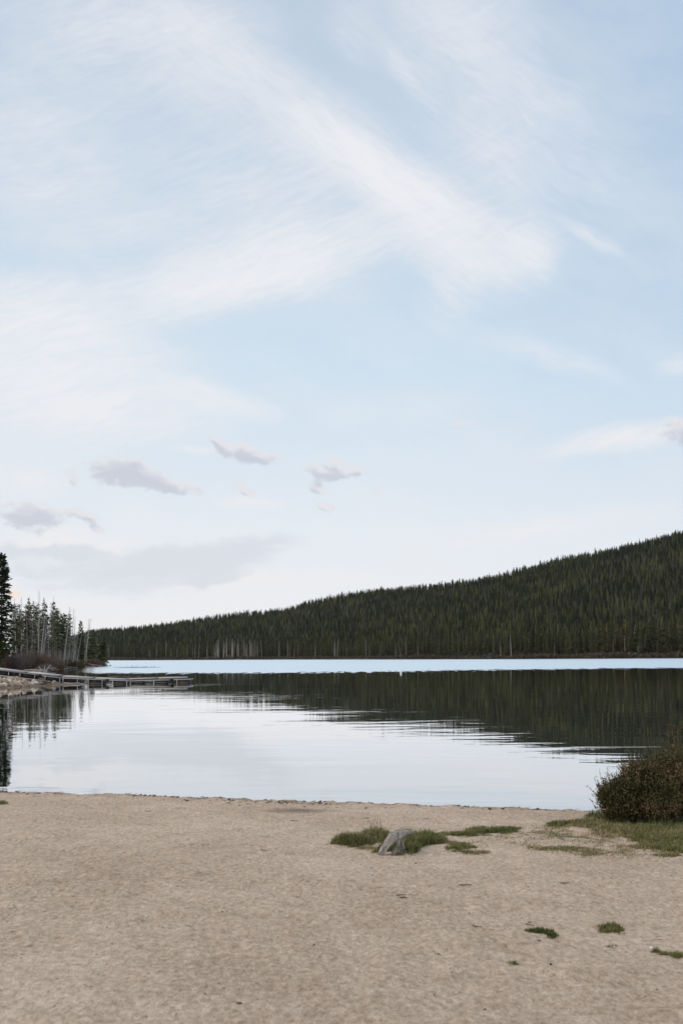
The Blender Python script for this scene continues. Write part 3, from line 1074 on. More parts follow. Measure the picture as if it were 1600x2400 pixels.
# ---- the front row of the far shore: each tree a thing
def build_front_row():
    rng = np.random.default_rng(31)
    protos = []
    for i in range(6):
        e = tag(empty('conifer_tree'), 'dark green conifer in the front row at the foot of the forested hill', 'tree', 'conifers lining the far shore')
        pts, (V, T) = trunk_tube(rng, 13.6, .15, .02)
        obj('trunk', tri_mesh('trunk', V, T, np.zeros(len(V)), smooth=True), M['bark'], e)
        V, T, c = skirt_tree(rng, (.08, .2, .05, .14, .28, .1)[i], (.115, .105, .13, .11, .10, .12)[i], 17, 16)
        obj('crown', tri_mesh('crown', V * 14.0, T, c), M['shore_conifer'], e)
        protos.append(e)
    used = [False] * len(protos)
    n = 0
    t = -0.236
    while t < 0.42 and n < 235:
        px = t * FPX + 800
        Y0 = np.interp(px, SHORE_PX, SHORE_Y)
        Y = Y0 + rng.uniform(7, 17)
        z = float(hill_height(np.array([t]), np.array([Y]))[0][0])
        h = rng.uniform(8.5, 14.5) * (1 + 0.38 * float(ss(px, 700, 1500)))
        k = int(rng.integers(0, 6))
        s = h / 14.0
        sc = (s * rng.uniform(.85, 1.1), s * rng.uniform(.85, 1.1), s)
        loc, rz = (t * Y, Y, z - .1), rng.uniform(0, 6.28)
        if not used[k]:
            o = protos[k]
            o.location, o.rotation_euler, o.scale = loc, (0, 0, rz), sc
            used[k] = True
        else:
            copy_thing(protos[k], loc, rz, sc)
        n += 1
        t += rng.uniform(1.6, 3.6) * (1 + 1.2 * float(ss(px, 600, 250))) / Y
    # pale dead trunks standing in front, mostly on the left half
    sn = [make_snag('dead_tree', 400 + i, 11.0, 'pale bare dead tree standing along the far shore', 'dead trees along the far shore', r0=.15, mat='far_snag', twigs=22, length=1.3,
                    lean=((0, 0), (.04, 0), (-.03, 0), (.015, 0))[i]) for i in range(4)]
    us = [False] * 4
    spots = list(rng.uniform(225, 600, 44)) + list(rng.uniform(500, 605, 34)) + list(rng.uniform(600, 1000, 22)) + list(rng.uniform(1000, 1600, 6))
    for px in spots:
        tt = (px - 800) / FPX
        Y = np.interp(px, SHORE_PX, SHORE_Y) + rng.uniform(4, 13)
        z = float(hill_height(np.array([tt]), np.array([Y]))[0][0])
        h = rng.uniform(6.0, 13.5) * (1.15 if 480 < px < 605 else 1.0)
        k = int(rng.integers(0, 4))
        s = h / 11.0
        loc, rz, sc = (tt * Y, Y, z - .1), rng.uniform(0, 6.28), (s * 1.1, s * 1.1, s)
        if not us[k]:
            o = sn[k]
            o.location, o.rotation_euler, o.scale = loc, (0, 0, rz), sc
            us[k] = True
        else:
            copy_thing(sn[k], loc, rz, sc)
    # low reddish scrub on the shore line: one mass
    bag = Bag()
    nn = 5200
    pxs = np.concatenate([rng.uniform(620, 1640, 3800), rng.uniform(230, 640, 1400)])
    tt = (pxs - 800) / FPX
    Y = np.interp(pxs, SHORE_PX, SHORE_Y) + rng.uniform(2.5, 9, nn)
    z = hill_height(tt, Y)[0]
    size = rng.uniform(.6, 1.7, nn) * (0.5 + 1.3 * np.clip(vnoise(tt * 400, tt * 0, 9, 3) + .35, 0, 1))
    for j in range(7):
        az = rng.uniform(0, 6.28, nn)
        d = np.stack([np.cos(az) * .7, np.sin(az) * .7, rng.uniform(.5, 1.3, nn)], 1)
        V, T = kites(np.stack([tt * Y, Y, z - .1], 1) + rng.normal(0, .3, (nn, 3)) * np.array([1, 1, .2]), d, size * rng.uniform(.7, 1.6, nn), size * .28, rng)
        bag.add(V, T, np.repeat(rng.random(nn), 4))
    o = obj('shore_brush', bag.mesh('shore_brush'), M['far_scrub'])
    tag(o, 'low reddish brown scrub growing along the far shore line', 'brush', kind='stuff')


build_front_row()


# ------------------------------------------------------------------ trees on the wooded bank (left)
def bank_spot(sx, Y):
    """column sx of the enlarged crop -> ground point at depth Y"""
    px = sx / 6.03
    X = (px - 800.0) / FPX * Y
    return px, X


def top_height(px, sy, Y, zb):
    d = ray(px, 1270 + sy / 6.03)
    return EYE + d[2] * Y - zb


def build_left_trees():
    def live(sx, sy, Y, base, wid, lab, seed, whorls=24, per=6, k=4, cs=.62, needles='pine', name='pine_tree', gap=.40, lean=(0, 0), **kw):
        px, X = bank_spot(sx, Y)
        z = bank_z(X, Y)
        h = top_height(px, sy, Y, z)
        R = wid / 6.03 / FPX * Y
        return make_conifer(name, seed, h, base, R, whorls, per, k, cs, lab, 'tree', loc=(X, Y, z), needles=needles, gap=gap, r0=h * .0115, lean=lean, **kw)

    def snag(sx, sy, sxb, Y, lab, seed, r0=.15, twigs=40, length=1.4, start=.3, **kw):
        px, X = bank_spot(sxb, Y)
        z = bank_z(X, Y)
        h = top_height(sx / 6.03, sy, Y, z)
        lean = ((sx - sxb) / 6.03 / FPX * Y / h, 0)
        return make_snag('dead_tree', seed, h, lab, None, (X, Y, z), r0, lean, twigs, length, start, **kw)

    live(28, 176, 202, .06, 178, 'tall dark spruce at the left edge, the tallest tree on the near bank', 1, 48, 12, 8, .95, 'conifer', 'spruce_tree', gap=.34, droop=.45, shape=.50)
    live(20, 1430, 199, .0, 70, 'small bright green fir at the foot of the tall spruce', 2, 18, 9, 4, .6, 'bright_fir', 'fir_tree', gap=0, shape=.6)
    live(285, 880, 222, .22, 95, 'thin green pine beside the first bare snags right of the tall spruce', 3)
    live(415, 795, 226, .30, 40, 'narrow green pine with a bushy tip left of the tallest bare snag', 4, cs=.6)
    live(485, 850, 228, .25, 80, 'broad green pine touching the tallest bare snag from the left', 5)
    live(640, 815, 232, .40, 65, 'tall green pine with a dense pointed crown right of the tallest bare snag', 6, gap=.2)
    live(765, 840, 236, .36, 92, 'green pine with an open spreading crown in the middle of the near bank', 7, gap=.3)
    live(830, 950, 250, .30, 65, 'thin pale green pine behind the open crowned pine', 8)
    live(905, 1030, 238, .38, 100, 'dark dense pine with a brown trunk beside the leaning white snag', 9, gap=.05, cs=.9, shape=.55)
    live(990, 1020, 262, .30, 65, 'sparse green pine behind the top of the leaning white snag', 10)
    live(1150, 1120, 268, .10, 55, 'small pointed spruce standing alone near the tip of the bank', 11, 34, 8, 4, .6, 'conifer', 'spruce_tree', gap=.12, droop=.4)
    live(1295, 1320, 285, .05, 75, 'low dark pine at the tip of the bank behind the forked leaning snag', 12, gap=.1, cs=.9)
    live(1385, 1440, 292, .15, 85, 'low bushy pine leaning out over the water at the end of the bank', 13, 18, 8, 5, 1.0, lean=(.22, 0), gap=.1, shape=.4)
    live(1480, 1455, 300, .0, 60, 'outermost low bush-like pine at the end of the bank', 14, 16, 8, 4, .9, gap=.1, shape=.35)
    live(390, 1020, 224, .05, 42, 'reddish brown dead conifer still holding its needles', 15, 30, 7, 3, .6, 'red_needles', 'dead_conifer', gap=.2)
    live(215, 1000, 236, .1, 50, 'slim dark pine in the gap beside the tall spruce', 16, 28, 6, 3, .6)

    snag(165, 770, 168, 205, 'thin straight snag nearest the tall spruce', 20, .09, 24, .9)
    snag(220, 800, 230, 214, 'straight pale snag in front of the first thin pine', 21, .13, 34, 1.1)
    snag(312, 780, 308, 216, 'straight grey snag rising beside the first thin pine', 22, .15, 44, 1.3)
    snag(560, 680, 545, 222, 'tallest bare snag on the near bank, with a needle thin tip', 23, .2, 60, 1.7)
    snag(700, 1170, 548, 216, 'grey snag leaning strongly right over the brown willows', 24, .13, 14, 1.0, .5)
    snag(642, 1040, 560, 217, 'slender grey snag leaning right beside the strongly leaning one', 25, .14, 22, 1.2, .3)
    snag(735, 1130, 735, 226, 'straight trunk with pinkish bark below the open crowned pine', 26, .17, 8, .8, .6, mat='bark')
    snag(1000, 920, 885, 224, 'long white snag leaning right at the edge of the water', 27, .24, 55, 1.6, .25)
    snag(1052, 950, 1015, 262, 'grey snag with a split tip right of the long leaning white snag', 28, .16, 46, 1.5)
    snag(1072, 1050, 1040, 264, 'fuzzy grey snag full of fine twigs between the leaning snag and the lone spruce', 29, .15, 60, 1.8, .15)
    snag(1165, 1280, 1075, 250, 'thin snag slanting right below the lone spruce', 30, .1, 18, 1.0)
    snag(1105, 1330, 1030, 252, 'thin snag slanting right left of the lone spruce', 31, .09, 18, 1.0)
    snag(1290, 1090, 1185, 272, 'forked bare snag leaning right at the tip of the bank', 32, .2, 42, 2.0, .35)
    snag(1265, 1085, 1215, 276, 'second bare snag crossing behind the forked leaning one', 33, .13, 30, 1.8, .4)
    snag(1205, 1240, 1195, 274, 'straight thin snag beside the forked leaning snag', 34, .1, 18, .9)
    snag(1400, 1560, 1310, 288, 'short broken snag slanting out of the brush at the tip of the bank', 35, .11, 4, .5, .6)
    snag(975, 1330, 960, 240, 'curved branchy dead tree behind the foot of the long leaning snag', 36, .1, 50, 2.4, .1, bend=.05)
    snag(770, 770, 772, 250, 'thin bare tip rising above the open crowned pine', 37, .1, 26, .8)
    snag(425, 770, 432, 232, 'grey snag behind the narrow pine with the bushy tip', 38, .11, 30, 1.0)

    # grey trunks and thin pines filling the stand behind
    rng = np.random.default_rng(8)
    fillers = [make_snag('dead_tree', 500 + i, 12.0, 'grey dead trunk deep in the stand on the near bank', 'dead trunks deep in the stand on the near bank', r0=.15,
                         twigs=60, length=1.5, start=.12, lean=((0, 0), (.03, 0), (-.02, 0), (.07, 0), (.1, 0))[i]) for i in range(5)]
    fpines = [make_conifer('pine_tree', 520 + i, 12.0, (.25, .35, .3)[i], (1.4, 1.5, 1.3)[i], 22, 5, 3, .65, 'green pine deep in the stand on the near bank', 'tree',
                           'green pines deep in the stand on the near bank', needles='pine', gap=.3) for i in range(3)]
    used = set()
    for i in range(104):
        kind = 'snag' if rng.random() < .68 else 'pine'
        sx = rng.uniform(170, 1130) if kind == 'snag' else rng.uniform(180, 1000)
        Y = rng.uniform(232, 300) if sx > 700 else rng.uniform(212, 290)
        px, X = bank_spot(sx, Y)
        z = bank_z(X, Y)
        if z < 0.4:
            continue
        sytop = np.interp(sx, [170, 560, 760, 960, 1130], [900, 880, 900, 1040, 1220]) + rng.uniform(-30, 300)
        h = top_height(px, sytop, Y, z)
        pool = fillers if kind == 'snag' else fpines
        k = int(rng.integers(0, len(pool)))
        s = h / 12.0
        loc, rz, sc = (X, Y, z), rng.normal(0, .6), (s, s, s)
        if (kind, k) not in used:
            o = pool[k]
            o.location, o.rotation_euler, o.scale = loc, (0, 0, rz), sc
            used.add((kind, k))
        else:
            copy_thing(pool[k], loc, rz, sc)
    for kind, pool in (('snag', fillers), ('pine', fpines)):
        for k, o in enumerate(pool):
            if (kind, k) not in used:
                for c in list(o.children):
                    bpy.data.objects.remove(c)
                bpy.data.objects.remove(o)


build_left_trees()


# ------------------------------------------------------------------ willows and driftwood on the bank
def make_shrub(loc, w, h, depth, seed, mat, label, cat='shrub', n=520, name='willow_shrub'):
    rng = np.random.default_rng(seed)
    bag = Bag()
    for i in range(n):
        a, r = rng.uniform(0, 6.28), rng.random() ** .6
        b = np.array([math.cos(a) * r * w * .55, math.sin(a) * r * depth * .55, -.05])
        out = np.array([math.cos(a) * w * .5 * r, math.sin(a) * depth * .5 * r, 0])
        hh = h * rng.uniform(.45, 1.0) * (1 - .45 * r * r)
        p1 = b + out * .35 + np.array([rng.normal(0, .1), rng.normal(0, .1), hh * .55])
        p2 = b + out * .9 + np.array([rng.normal(0, .2), rng.normal(0, .2), hh])
        rad = rng.uniform(.012, .03)
        tn = rng.random()
        bag.add(*tube([b, p1, p2], [rad, rad * .7, rad * .2], 3, cap=False), tint=tn)
        for s in range(3):
            f = rng.uniform(.3, .95)
            g = p1 + (p2 - p1) * (f - .3) / .7
            e = g + np.array([rng.normal(0, .3), rng.normal(0, .3), rng.uniform(.1, .5)]) * h * .25
            bag.add(*tube([g, e], [rad * .6, rad * .15], 3, cap=False), tint=np.clip(tn + rng.normal(0, .2), 0, 1))
    o = obj(name, bag.mesh(name), mat)
    o.location = loc
    tag(o, label, cat)
    return o


def log_mesh(L, r, seed, stubs=5, crook=.03, stub_len=.6):
    rng = np.random.default_rng(seed)
    n = 9
    f = np.linspace(0, 1, n)
    wob = np.cumsum(rng.normal(0, crook * L / n, (n, 2)), axis=0)
    pts = np.stack([f * L, wob[:, 0], wob[:, 1] + r * .5], 1)
    bag = Bag()
    bag.add(*tube(pts, r * (1 - .55 * f), 7), tint=.5)
    for i in range(stubs):
        k = rng.uniform(.15, .95)
        p = np.array([np.interp(k, f, pts[:, c]) for c in range(3)])
        d = np.array([rng.uniform(-.3, .7), rng.normal(0, .6), rng.uniform(.2, 1)])
        l = stub_len * rng.uniform(.4, 1.2)
        q = p + d * l * .5 + rng.normal(0, .05, 3)
        bag.add(*tube([p, q, p + d * l], [r * .4, r * .28, r * .1], 4), tint=.4)
    return bag.mesh('log', smooth=True)


def build_bank_cover():
    def at(sx, Y):
        px, X = bank_spot(sx, Y)
        return X, Y, bank_z(X, Y)
    spec = [(110, 199, 70, 330, 'willow', 'dark brown scrub under the tall spruce'),
            (235, 203, 150, 260, 'willow_grey', 'grey leafless willow at the left end of the bank scrub'),
            (335, 201, 150, 285, 'willow_grey', 'grey brown willow in front of the first snags'),
            (450, 206, 190, 300, 'willow', 'tallest brown leafless willow on the near bank'),
            (585, 208, 190, 280, 'willow', 'brown willow under the strongly leaning snag'),
            (700, 212, 150, 215, 'willow', 'low brown willow between two groups of snags'),
            (815, 220, 130, 190, 'willow', 'dark brown willow left of the long leaning snag'),
            (985, 240, 150, 170, 'willow_olive', 'olive brown bush right of the long leaning snag'),
            (1095, 252, 150, 150, 'willow_olive', 'low olive bush under the lone spruce'),
            (1285, 277, 160, 150, 'willow', 'reddish brown bush at the tip of the bank'),
            (1400, 288, 110, 130, 'willow', 'last reddish brown bush at the end of the bank'),
            (640, 200, 110, 120, 'willow_grey', 'low grey twiggy bush at the water edge')]
    for i, (sx, Y, w, h, m, lab) in enumerate(spec):
        X, Y, z = at(sx, Y + 1.5)
        k = Y / FPX / 6.03
        make_shrub((X, Y, z - .1), w * k * 1.15, h * k, 3.2, 60 + i, M[m], lab)

    def log(x1, y1, x2, y2, r, lab, seed, mat='drift', stubs=5, name='driftwood_log', Y1=None, Y2=None, lift=0.05, **kw):
        """ends given as photograph pixels lying on the water or the low bank"""
        P = []
        for (x, y, Yf) in ((x1, y1, Y1), (x2, y2, Y2)):
            d = ray(x, y)
            Yw = Yf or min((EYE - .25) / max(-d[2], 1e-4), 330)
            P.append(np.array([d[0] * Yw, Yw, max(EYE + d[2] * Yw, -.05)]))
        L = np.linalg.norm(P[1] - P[0])
        o = obj(name, log_mesh(L, r, seed, stubs, **kw), M[mat])
        o.location = P[0] + np.array([0, 0, lift])
        o.rotation_euler = Vector(P[1] - P[0]).to_track_quat('X', 'Z').to_euler()
        tag(o, lab, 'log')
        return o
    log(104, 1564, 132, 1568, .14, 'pale driftwood log lying on the shore below the brown willow', 1, Y1=203, Y2=203)
    log(128, 1562, 184, 1565.5, .13, 'long pale log along the shore right of the leaning snag', 2, Y1=226, Y2=240)
    log(112, 1567, 128, 1570, .10, 'short broken driftwood pole pointing at the water', 3, Y1=200, Y2=199)
    log(200, 1556, 243, 1564, .17, 'long thin log sliding off the bank tip into the lake', 4, stubs=2, Y1=279, Y2=268)
    log(216, 1561, 226, 1565, .12, 'short pale log beside the log sliding into the lake', 5, stubs=1, Y1=275, Y2=268)
    log(58, 1572, 104, 1574, .12, 'grey drift log at the water edge under the grey willows', 6, Y1=200, Y2=193)
    log(188, 1563, 214, 1563, .12, 'pale twisted drift log at the tip of the bank', 7, Y1=264, Y2=270)
    log(3, 1641, 57, 1639.5, .07, 'half sunk log floating on the near left water', 8, mat='dark_drift', stubs=1, Y1=63, Y2=64, lift=-.03)
    log(98, 1608, 122, 1602, .09, 'dark branchy drift snag at the end of the boulder bank', 9, mat='dark_drift', stubs=7, Y1=91.5, Y2=94, lift=.1, stub_len=.8)
    # root wad: a forked bleached root
    bag = Bag()
    rng = np.random.default_rng(4)
    for (dx, dz, r) in ((-1.0, .9, .11), (1.3, 1.4, .12), (.3, 1.2, .09), (-1.6, .3, .08), (1.0, .2, .09), (.9, .8, .06)):
        p0 = np.array([0, 0, .05])
        p1 = np.array([dx * .5, rng.normal(0, .2), dz * .35])
        p2 = np.array([dx, rng.normal(0, .4), dz])
        bag.add(*tube([p0, p1, p2], [r * 1.3, r, r * .3], 6), tint=.5)
    X, Y, z = at(622, 196.2)
    o = obj('driftwood_root', bag.mesh('driftwood_root', True), M['drift'], loc=(X, Y, max(z, 0)))
    tag(o, 'bleached forked root standing at the water edge below the willows', 'driftwood')
    # sunken tree out on the lake
    bag = Bag()
    n = 10
    f = np.linspace(-6, 6, n)
    bag.add(*tube(np.stack([f, rng.normal(0, .2, n), .03 + 0 * f], 1), .10 * (1 - abs(f) / 8), 5), tint=.5)
    for i in range(26):
        x = rng.uniform(-4.5, 5)
        l = rng.uniform(.2, 1.0) * (1 - abs(x) / 7)
        p = np.array([x, rng.normal(0, .3), 0])
        e = p + np.array([rng.normal(0, .6), 0, 1]) * l
        bag.add(*tube([p, (p + e) / 2 + rng.normal(0, .06, 3), e], [.04, .03, .012], 4), tint=.4)
    d = ray(322, 1565)
    Yw = 250
    o = obj('fallen_tree', bag.mesh('fallen_tree'), M['dark_drift'], loc=(d[0] * Yw, Yw, 0))
    tag(o, 'sunken branchy tree breaking the surface of the bright far water', 'fallen tree')


build_bank_cover()


# ------------------------------------------------------------------ dock
def at_depth(x, y, Y):
    d = ray(x, y)
    return np.array([d[0] * Y, Y, EYE + d[2] * Y])


def build_dock():
    W = 1.6
    # one entry per hinged section: depth, near rail pieces, deck panels, pontoons, posts, lower rail
    rail_y = lambda x: float(np.interp(x, [-60, 0, 92, 97, 144, 147, 239, 303, 306, 400, 448], [1562.5, 1571.5, 1582.2, 1583.4, 1589, 1589.2, 1593.2, 1595.6, 1596.2, 1593.2, 1592]))
    chord_y = lambda x: float(np.interp(x, [-60, 0, 105, 139, 148, 205, 260], [1576, 1583.6, 1596.4, 1599.6, 1600.3, 1603.6, 1606]))
    spec = [
        dict(Y=97.0, lab='beached left section of the long dock sloping up the bank', rails=[(-52, 92), (97, 143)], decks=[(-52, 1561.5, 58, 1575.2), (66, 1575.8, 135, 1583.2)],
             pont=[(-28, -8), (0, 20), (49, 81), (108, 140)], posts=[-8, 21.5, 48, 82.5, 107, 141], chord=(-52, 139.5), float_on=False),
        dict(Y=97.05, lab='middle section of the dock with one end resting on the shore', rails=[(147, 250), (254, 303)], decks=[(147, 1584.8, 213, 1588.6), (224, 1589.4, 291, 1592.0)],
             pont=[(150, 181), (209, 239), (266, 296)], posts=[148.5, 182.5, 207.5, 240, 265, 297.5], chord=(148, 205), float_on=True),
        dict(Y=98.6, lab='outer floating section at the free end of the dock', rails=[(305.5, 401), (405, 448)], decks=[(299.5, 1591.2, 362, 1589.2), (371, 1588.9, 434, 1587.6)],
             pont=[(308, 335), (362, 390), (416, 443)], posts=[306.5, 361, 415], chord=None, float_on=True)]
    for s in spec:
        Y = s['Y']
        e = empty('dock_section', tuple(at_depth(0.5 * (s['rails'][0][0] + s['rails'][-1][1]), 1604, Y)))
        e.location.z = 0
        tag(e, s['lab'], 'dock', 'dock sections')
        org = np.array(e.location)

        def part(name, V, T, m, parent=e):
            o = obj(name, tri_mesh(name, V - org, T, np.zeros(len(V))), m, parent)
            return o
        for (x0, y0, x1, y1) in s['decks']:
            p, q = at_depth(x0, y0, Y), at_depth(x1, y1, Y)
            p[1] = q[1] = Y + W / 2
            V, T = bar(p, q, W + .06, .10)
            dk = part('deck', V, T, M['deck'])
            # thin rubbing strip along the near edge of the boards
            p2, q2 = p.copy(), q.copy()
            p2[1] = q2[1] = Y - .045
            p2[2] -= .012
            q2[2] -= .012
            part('edge_board', *bar(p2, q2, .024, .115), M['frame'])
        for side, yy in (('near', Y), ('far', Y + W)):
            for (x0, x1) in s['rails']:
                p, q = at_depth(x0, rail_y(x0), Y), at_depth(x1, rail_y(x1), Y)
                p[1] = q[1] = yy
                part('side_rail', *bar(p, q, .07, .085), M['frame'])
            if s['chord']:
                a, b = s['chord']
                p, q = at_depth(a, chord_y(a), Y), at_depth(b, chord_y(b), Y)
                p[1] = q[1] = yy
                part('lower_rail', *bar(p, q, .06, .085), M['frame'])
            for x in s['posts']:
                top = at_depth(x, rail_y(x) + 1.0, Y)
                if s['chord'] and x < s['chord'][1]:
                    bot = at_depth(x - 1.0, chord_y(x) - .8, Y)
                else:
                    bot = at_depth(x, rail_y(x) + 4, Y)
                    bot[2] = -.25
                top[1] = bot[1] = yy + (-.012 if side == 'near' else .012)
                part('post', *bar(bot, top, .06, .06), M['frame'])
        for (x0, x1) in s['pont']:
            a, b = at_depth(x0, rail_y(x0), Y), at_depth(x1, rail_y(x1), Y)
            if s['float_on'] and x0 > 147:
                la, lb = a.copy(), b.copy()
                la[2] = lb[2] = -.22 if x0 > 200 else (at_depth(x0, chord_y(x0), Y)[2] + .05)
            else:
                la, lb = at_depth(x0 - 1, chord_y(x0), Y), at_depth(x1 - 1, chord_y(x1), Y)
                la[2] += .05
                lb[2] += .05
            a[2] -= .06
            b[2] -= .06
            V = []
            for (lo, hi) in ((la, a), (lb, b)):
                for yy in (Y + .06, Y + W - .06):
                    for z in (lo, hi):
                        V.append((z[0], yy, z[2]))
            T = boxv(0, 1, 0, 1, 0, 1)[1]
            pn = part('pontoon', np.array(V), T, M['float'])
            if x0 > 200:
                for (zz, hh) in ((.085, .07), (.215, .02)):
                    p, q = np.array([a[0], Y + .054, zz]), np.array([b[0], Y + .054, zz])
                    part('waterline_stain', *bar(p, q, .012, hh), M['algae'], pn)
        for x in ((94.5,), (252,), (403,))[spec.index(s)]:
            c = at_depth(x, rail_y(x), Y)
            V, T = boxv(c[0] - .14, c[0] + .14, Y - .10, Y + .12, c[2] - .16, c[2] + .10)
            part('hinge', V, T, M['float'])


build_dock()


# ------------------------------------------------------------------ boulders under the ramp
def bank_hit(px, py):
    d = ray(px, py)
    for Y in np.arange(84, 99, .1):
        X, Z = d[0] * Y, EYE + d[2] * Y
        if Z <= max(bank_z(X, Y), 0):
            return X, Y, max(bank_z(X, Y), -.05)
    return d[0] * 92, 92, .3


def rock_mesh(seed):
    import bmesh
    rng = np.random.default_rng(seed)
    bm = bmesh.new()
    bmesh.ops.create_icosphere(bm, subdivisions=3, radius=1.0)
    dirs = rng.normal(0, 1, (9, 3))
    dirs /= np.linalg.norm(dirs, axis=1)[:, None]
    cut = rng.uniform(.62, .92, 9)
    for v in bm.verts:
        p = np.array(v.co)
        p = p * (1 + .10 * math.sin(3 * p[0] + seed) * math.cos(2.6 * p[1] + seed * 2))
        for dd, c in zip(dirs, cut):
            o = p @ dd
            if o > c:
                p = p - dd * (o - c) * .85
        v.co = p
    me = bpy.data.meshes.new('boulder')
    bm.to_mesh(me)
    bm.free()
    for p in me.polygons:
        p.use_smooth = False
    me.materials.append(M['rock'])
    return me


def build_rocks():
    rng = np.random.default_rng(12)
    meshes = [rock_mesh(i) for i in range(6)]
    rows = [(1593.5, -12, 44, 9.5), (1597.5, -14, 66, 9.0), (1601.0, -12, 94, 9.0), (1604.5, -10, 98, 8.5), (1607.6, -12, 62, 7.5), (1603.0, 96, 128, 8)]
    n = 0
    for (y, xa, xb, st) in rows:
        x = xa + rng.uniform(0, 4)
        while x < xb:
            X, Y, Z = bank_hit(x, y + rng.uniform(-.8, .8))
            r = rng.uniform(.15, .27) * (1.15 if y < 1602 else .95)
            o = bpy.data.objects.new('boulder', meshes[int(rng.integers(0, 6))])
            COL.objects.link(o)
            o.location = (X, Y, Z + r * .22)
            o.rotation_euler = tuple(rng.uniform(0, 6.28, 3))
            o.scale = (r * rng.uniform(1, 1.4), r, r * rng.uniform(.65, .95))
            tag(o, 'pale tan boulder in the stone bank below the sloping dock section', 'boulder', 'boulders below the dock')
            n += 1
            x += st * rng.uniform(.75, 1.25)


build_rocks()

# ------------------------------------------------------------------ buoy
p = at_depth(939, 1577, 148)
e = tag(empty('marker_buoy', (p[0], p[1], 0)), 'small white marker buoy floating alone on the dark lake', 'buoy')
f = np.array([-.25, -.05, .0, .28, .34, .36])
V, T = tube(np.stack([0 * f, 0 * f, f], 1), [.08, .15, .16, .16, .11, .03], 14)
obj('float_can', tri_mesh('float_can', V, T, np.zeros(len(V)), smooth=True), M['white'], e)
V, T = tube([(0, 0, .34), (0, 0, .62)], [.035, .03], 8)
obj('staff', tri_mesh('staff', V, T, np.zeros(len(V))), M['white'], e)


# ------------------------------------------------------------------ grass
def ground_many(x, y):
    a, b = (np.asarray(x) - 800.0) / FPX, -(np.asarray(y) - HOR) / FPX
    c, s = math.cos(-ROLL), math.sin(-ROLL)
    A, Cc = a * c - b * s, a * s + b * c
    Y = (0.30 + 0.0636 * 15.5 - EYE) / (Cc + 0.0636 * (0.27 * A + 1))
    far = 15.5 - 0.27 * A * Y - Y > 11
    Y2 = (1.0 + 0.02 * 4.5 - EYE) / (Cc + 0.02 * (0.27 * A + 1))
    Y = np.where(far, Y2, Y)
    X = A * Y
    return np.stack([X, Y, beach_height(X, Y)], 1)


def blades(patches, rng, thin=1.0):
    """patches: (px, py, rx, ry, count, height, tint) ellipses on the photographed ground"""
    bag = Bag()
    for (px, py, rx, ry, n, h, tn) in patches:
        n = int(n * .8)
        a, r = rng.uniform(0, 2 * math.pi, n), np.sqrt(rng.random(n)) * (1 + .10 * rng.normal(0, 1, n) + .5 * (rng.random(n) > .93) * rng.random(n))
        P = ground_many(px + rx * r * np.cos(a), py + ry * r * np.sin(a))
        cl = vnoise(P[:, 0] * 1.0, P[:, 1], .13, 3, .6) + .5
        keep = rng.random(n) < ss(cl - .40 * np.maximum(r - .5, 0), .16, .50)
        P, cl, r = P[keep], cl[keep], r[keep]
        n = len(P)
        L = h * .85 * rng.uniform(.35, 1.15, n) * (.6 + .6 * cl) * (1.1 - .55 * np.minimum(r, 1.2) ** 2)
        az = rng.uniform(0, 2 * math.pi, n)
        bend = rng.uniform(.15, 1.0, n)
        d = np.stack([np.cos(az), np.sin(az), 0 * az], 1)
        sd_ = np.stack([-np.sin(az), np.cos(az), 0 * az], 1)
        w = rng.uniform(.0016, .0036, n)[:, None]
        up = np.array([[0, 0, 1.0]])
        P[:, 2] -= .012
        m = P + d * (L * bend * .22)[:, None] + up * (L * .6)[:, None]
        t = P + d * (L * bend * .75)[:, None] + up * (L * (1.05 - .45 * bend))[:, None]
        V = np.stack([P - sd_ * w, P + sd_ * w, m - sd_ * w * .8, m + sd_ * w * .8, t], 1).reshape(-1, 3)
        k = np.arange(n)[:, None] * 5
        T = np.concatenate([k + np.array([[0, 1, 3]]), k + np.array([[0, 3, 2]]), k + np.array([[2, 3, 4]])])
        tint = np.clip(tn + rng.normal(0, .14, n) + .45 * (rng.random(n) > .84) + .8 * vnoise(P[:, 0] + 9, P[:, 1], .35, 2), 0, 1)
        bag.add(V, T, np.repeat(tint, 5))
    return bag


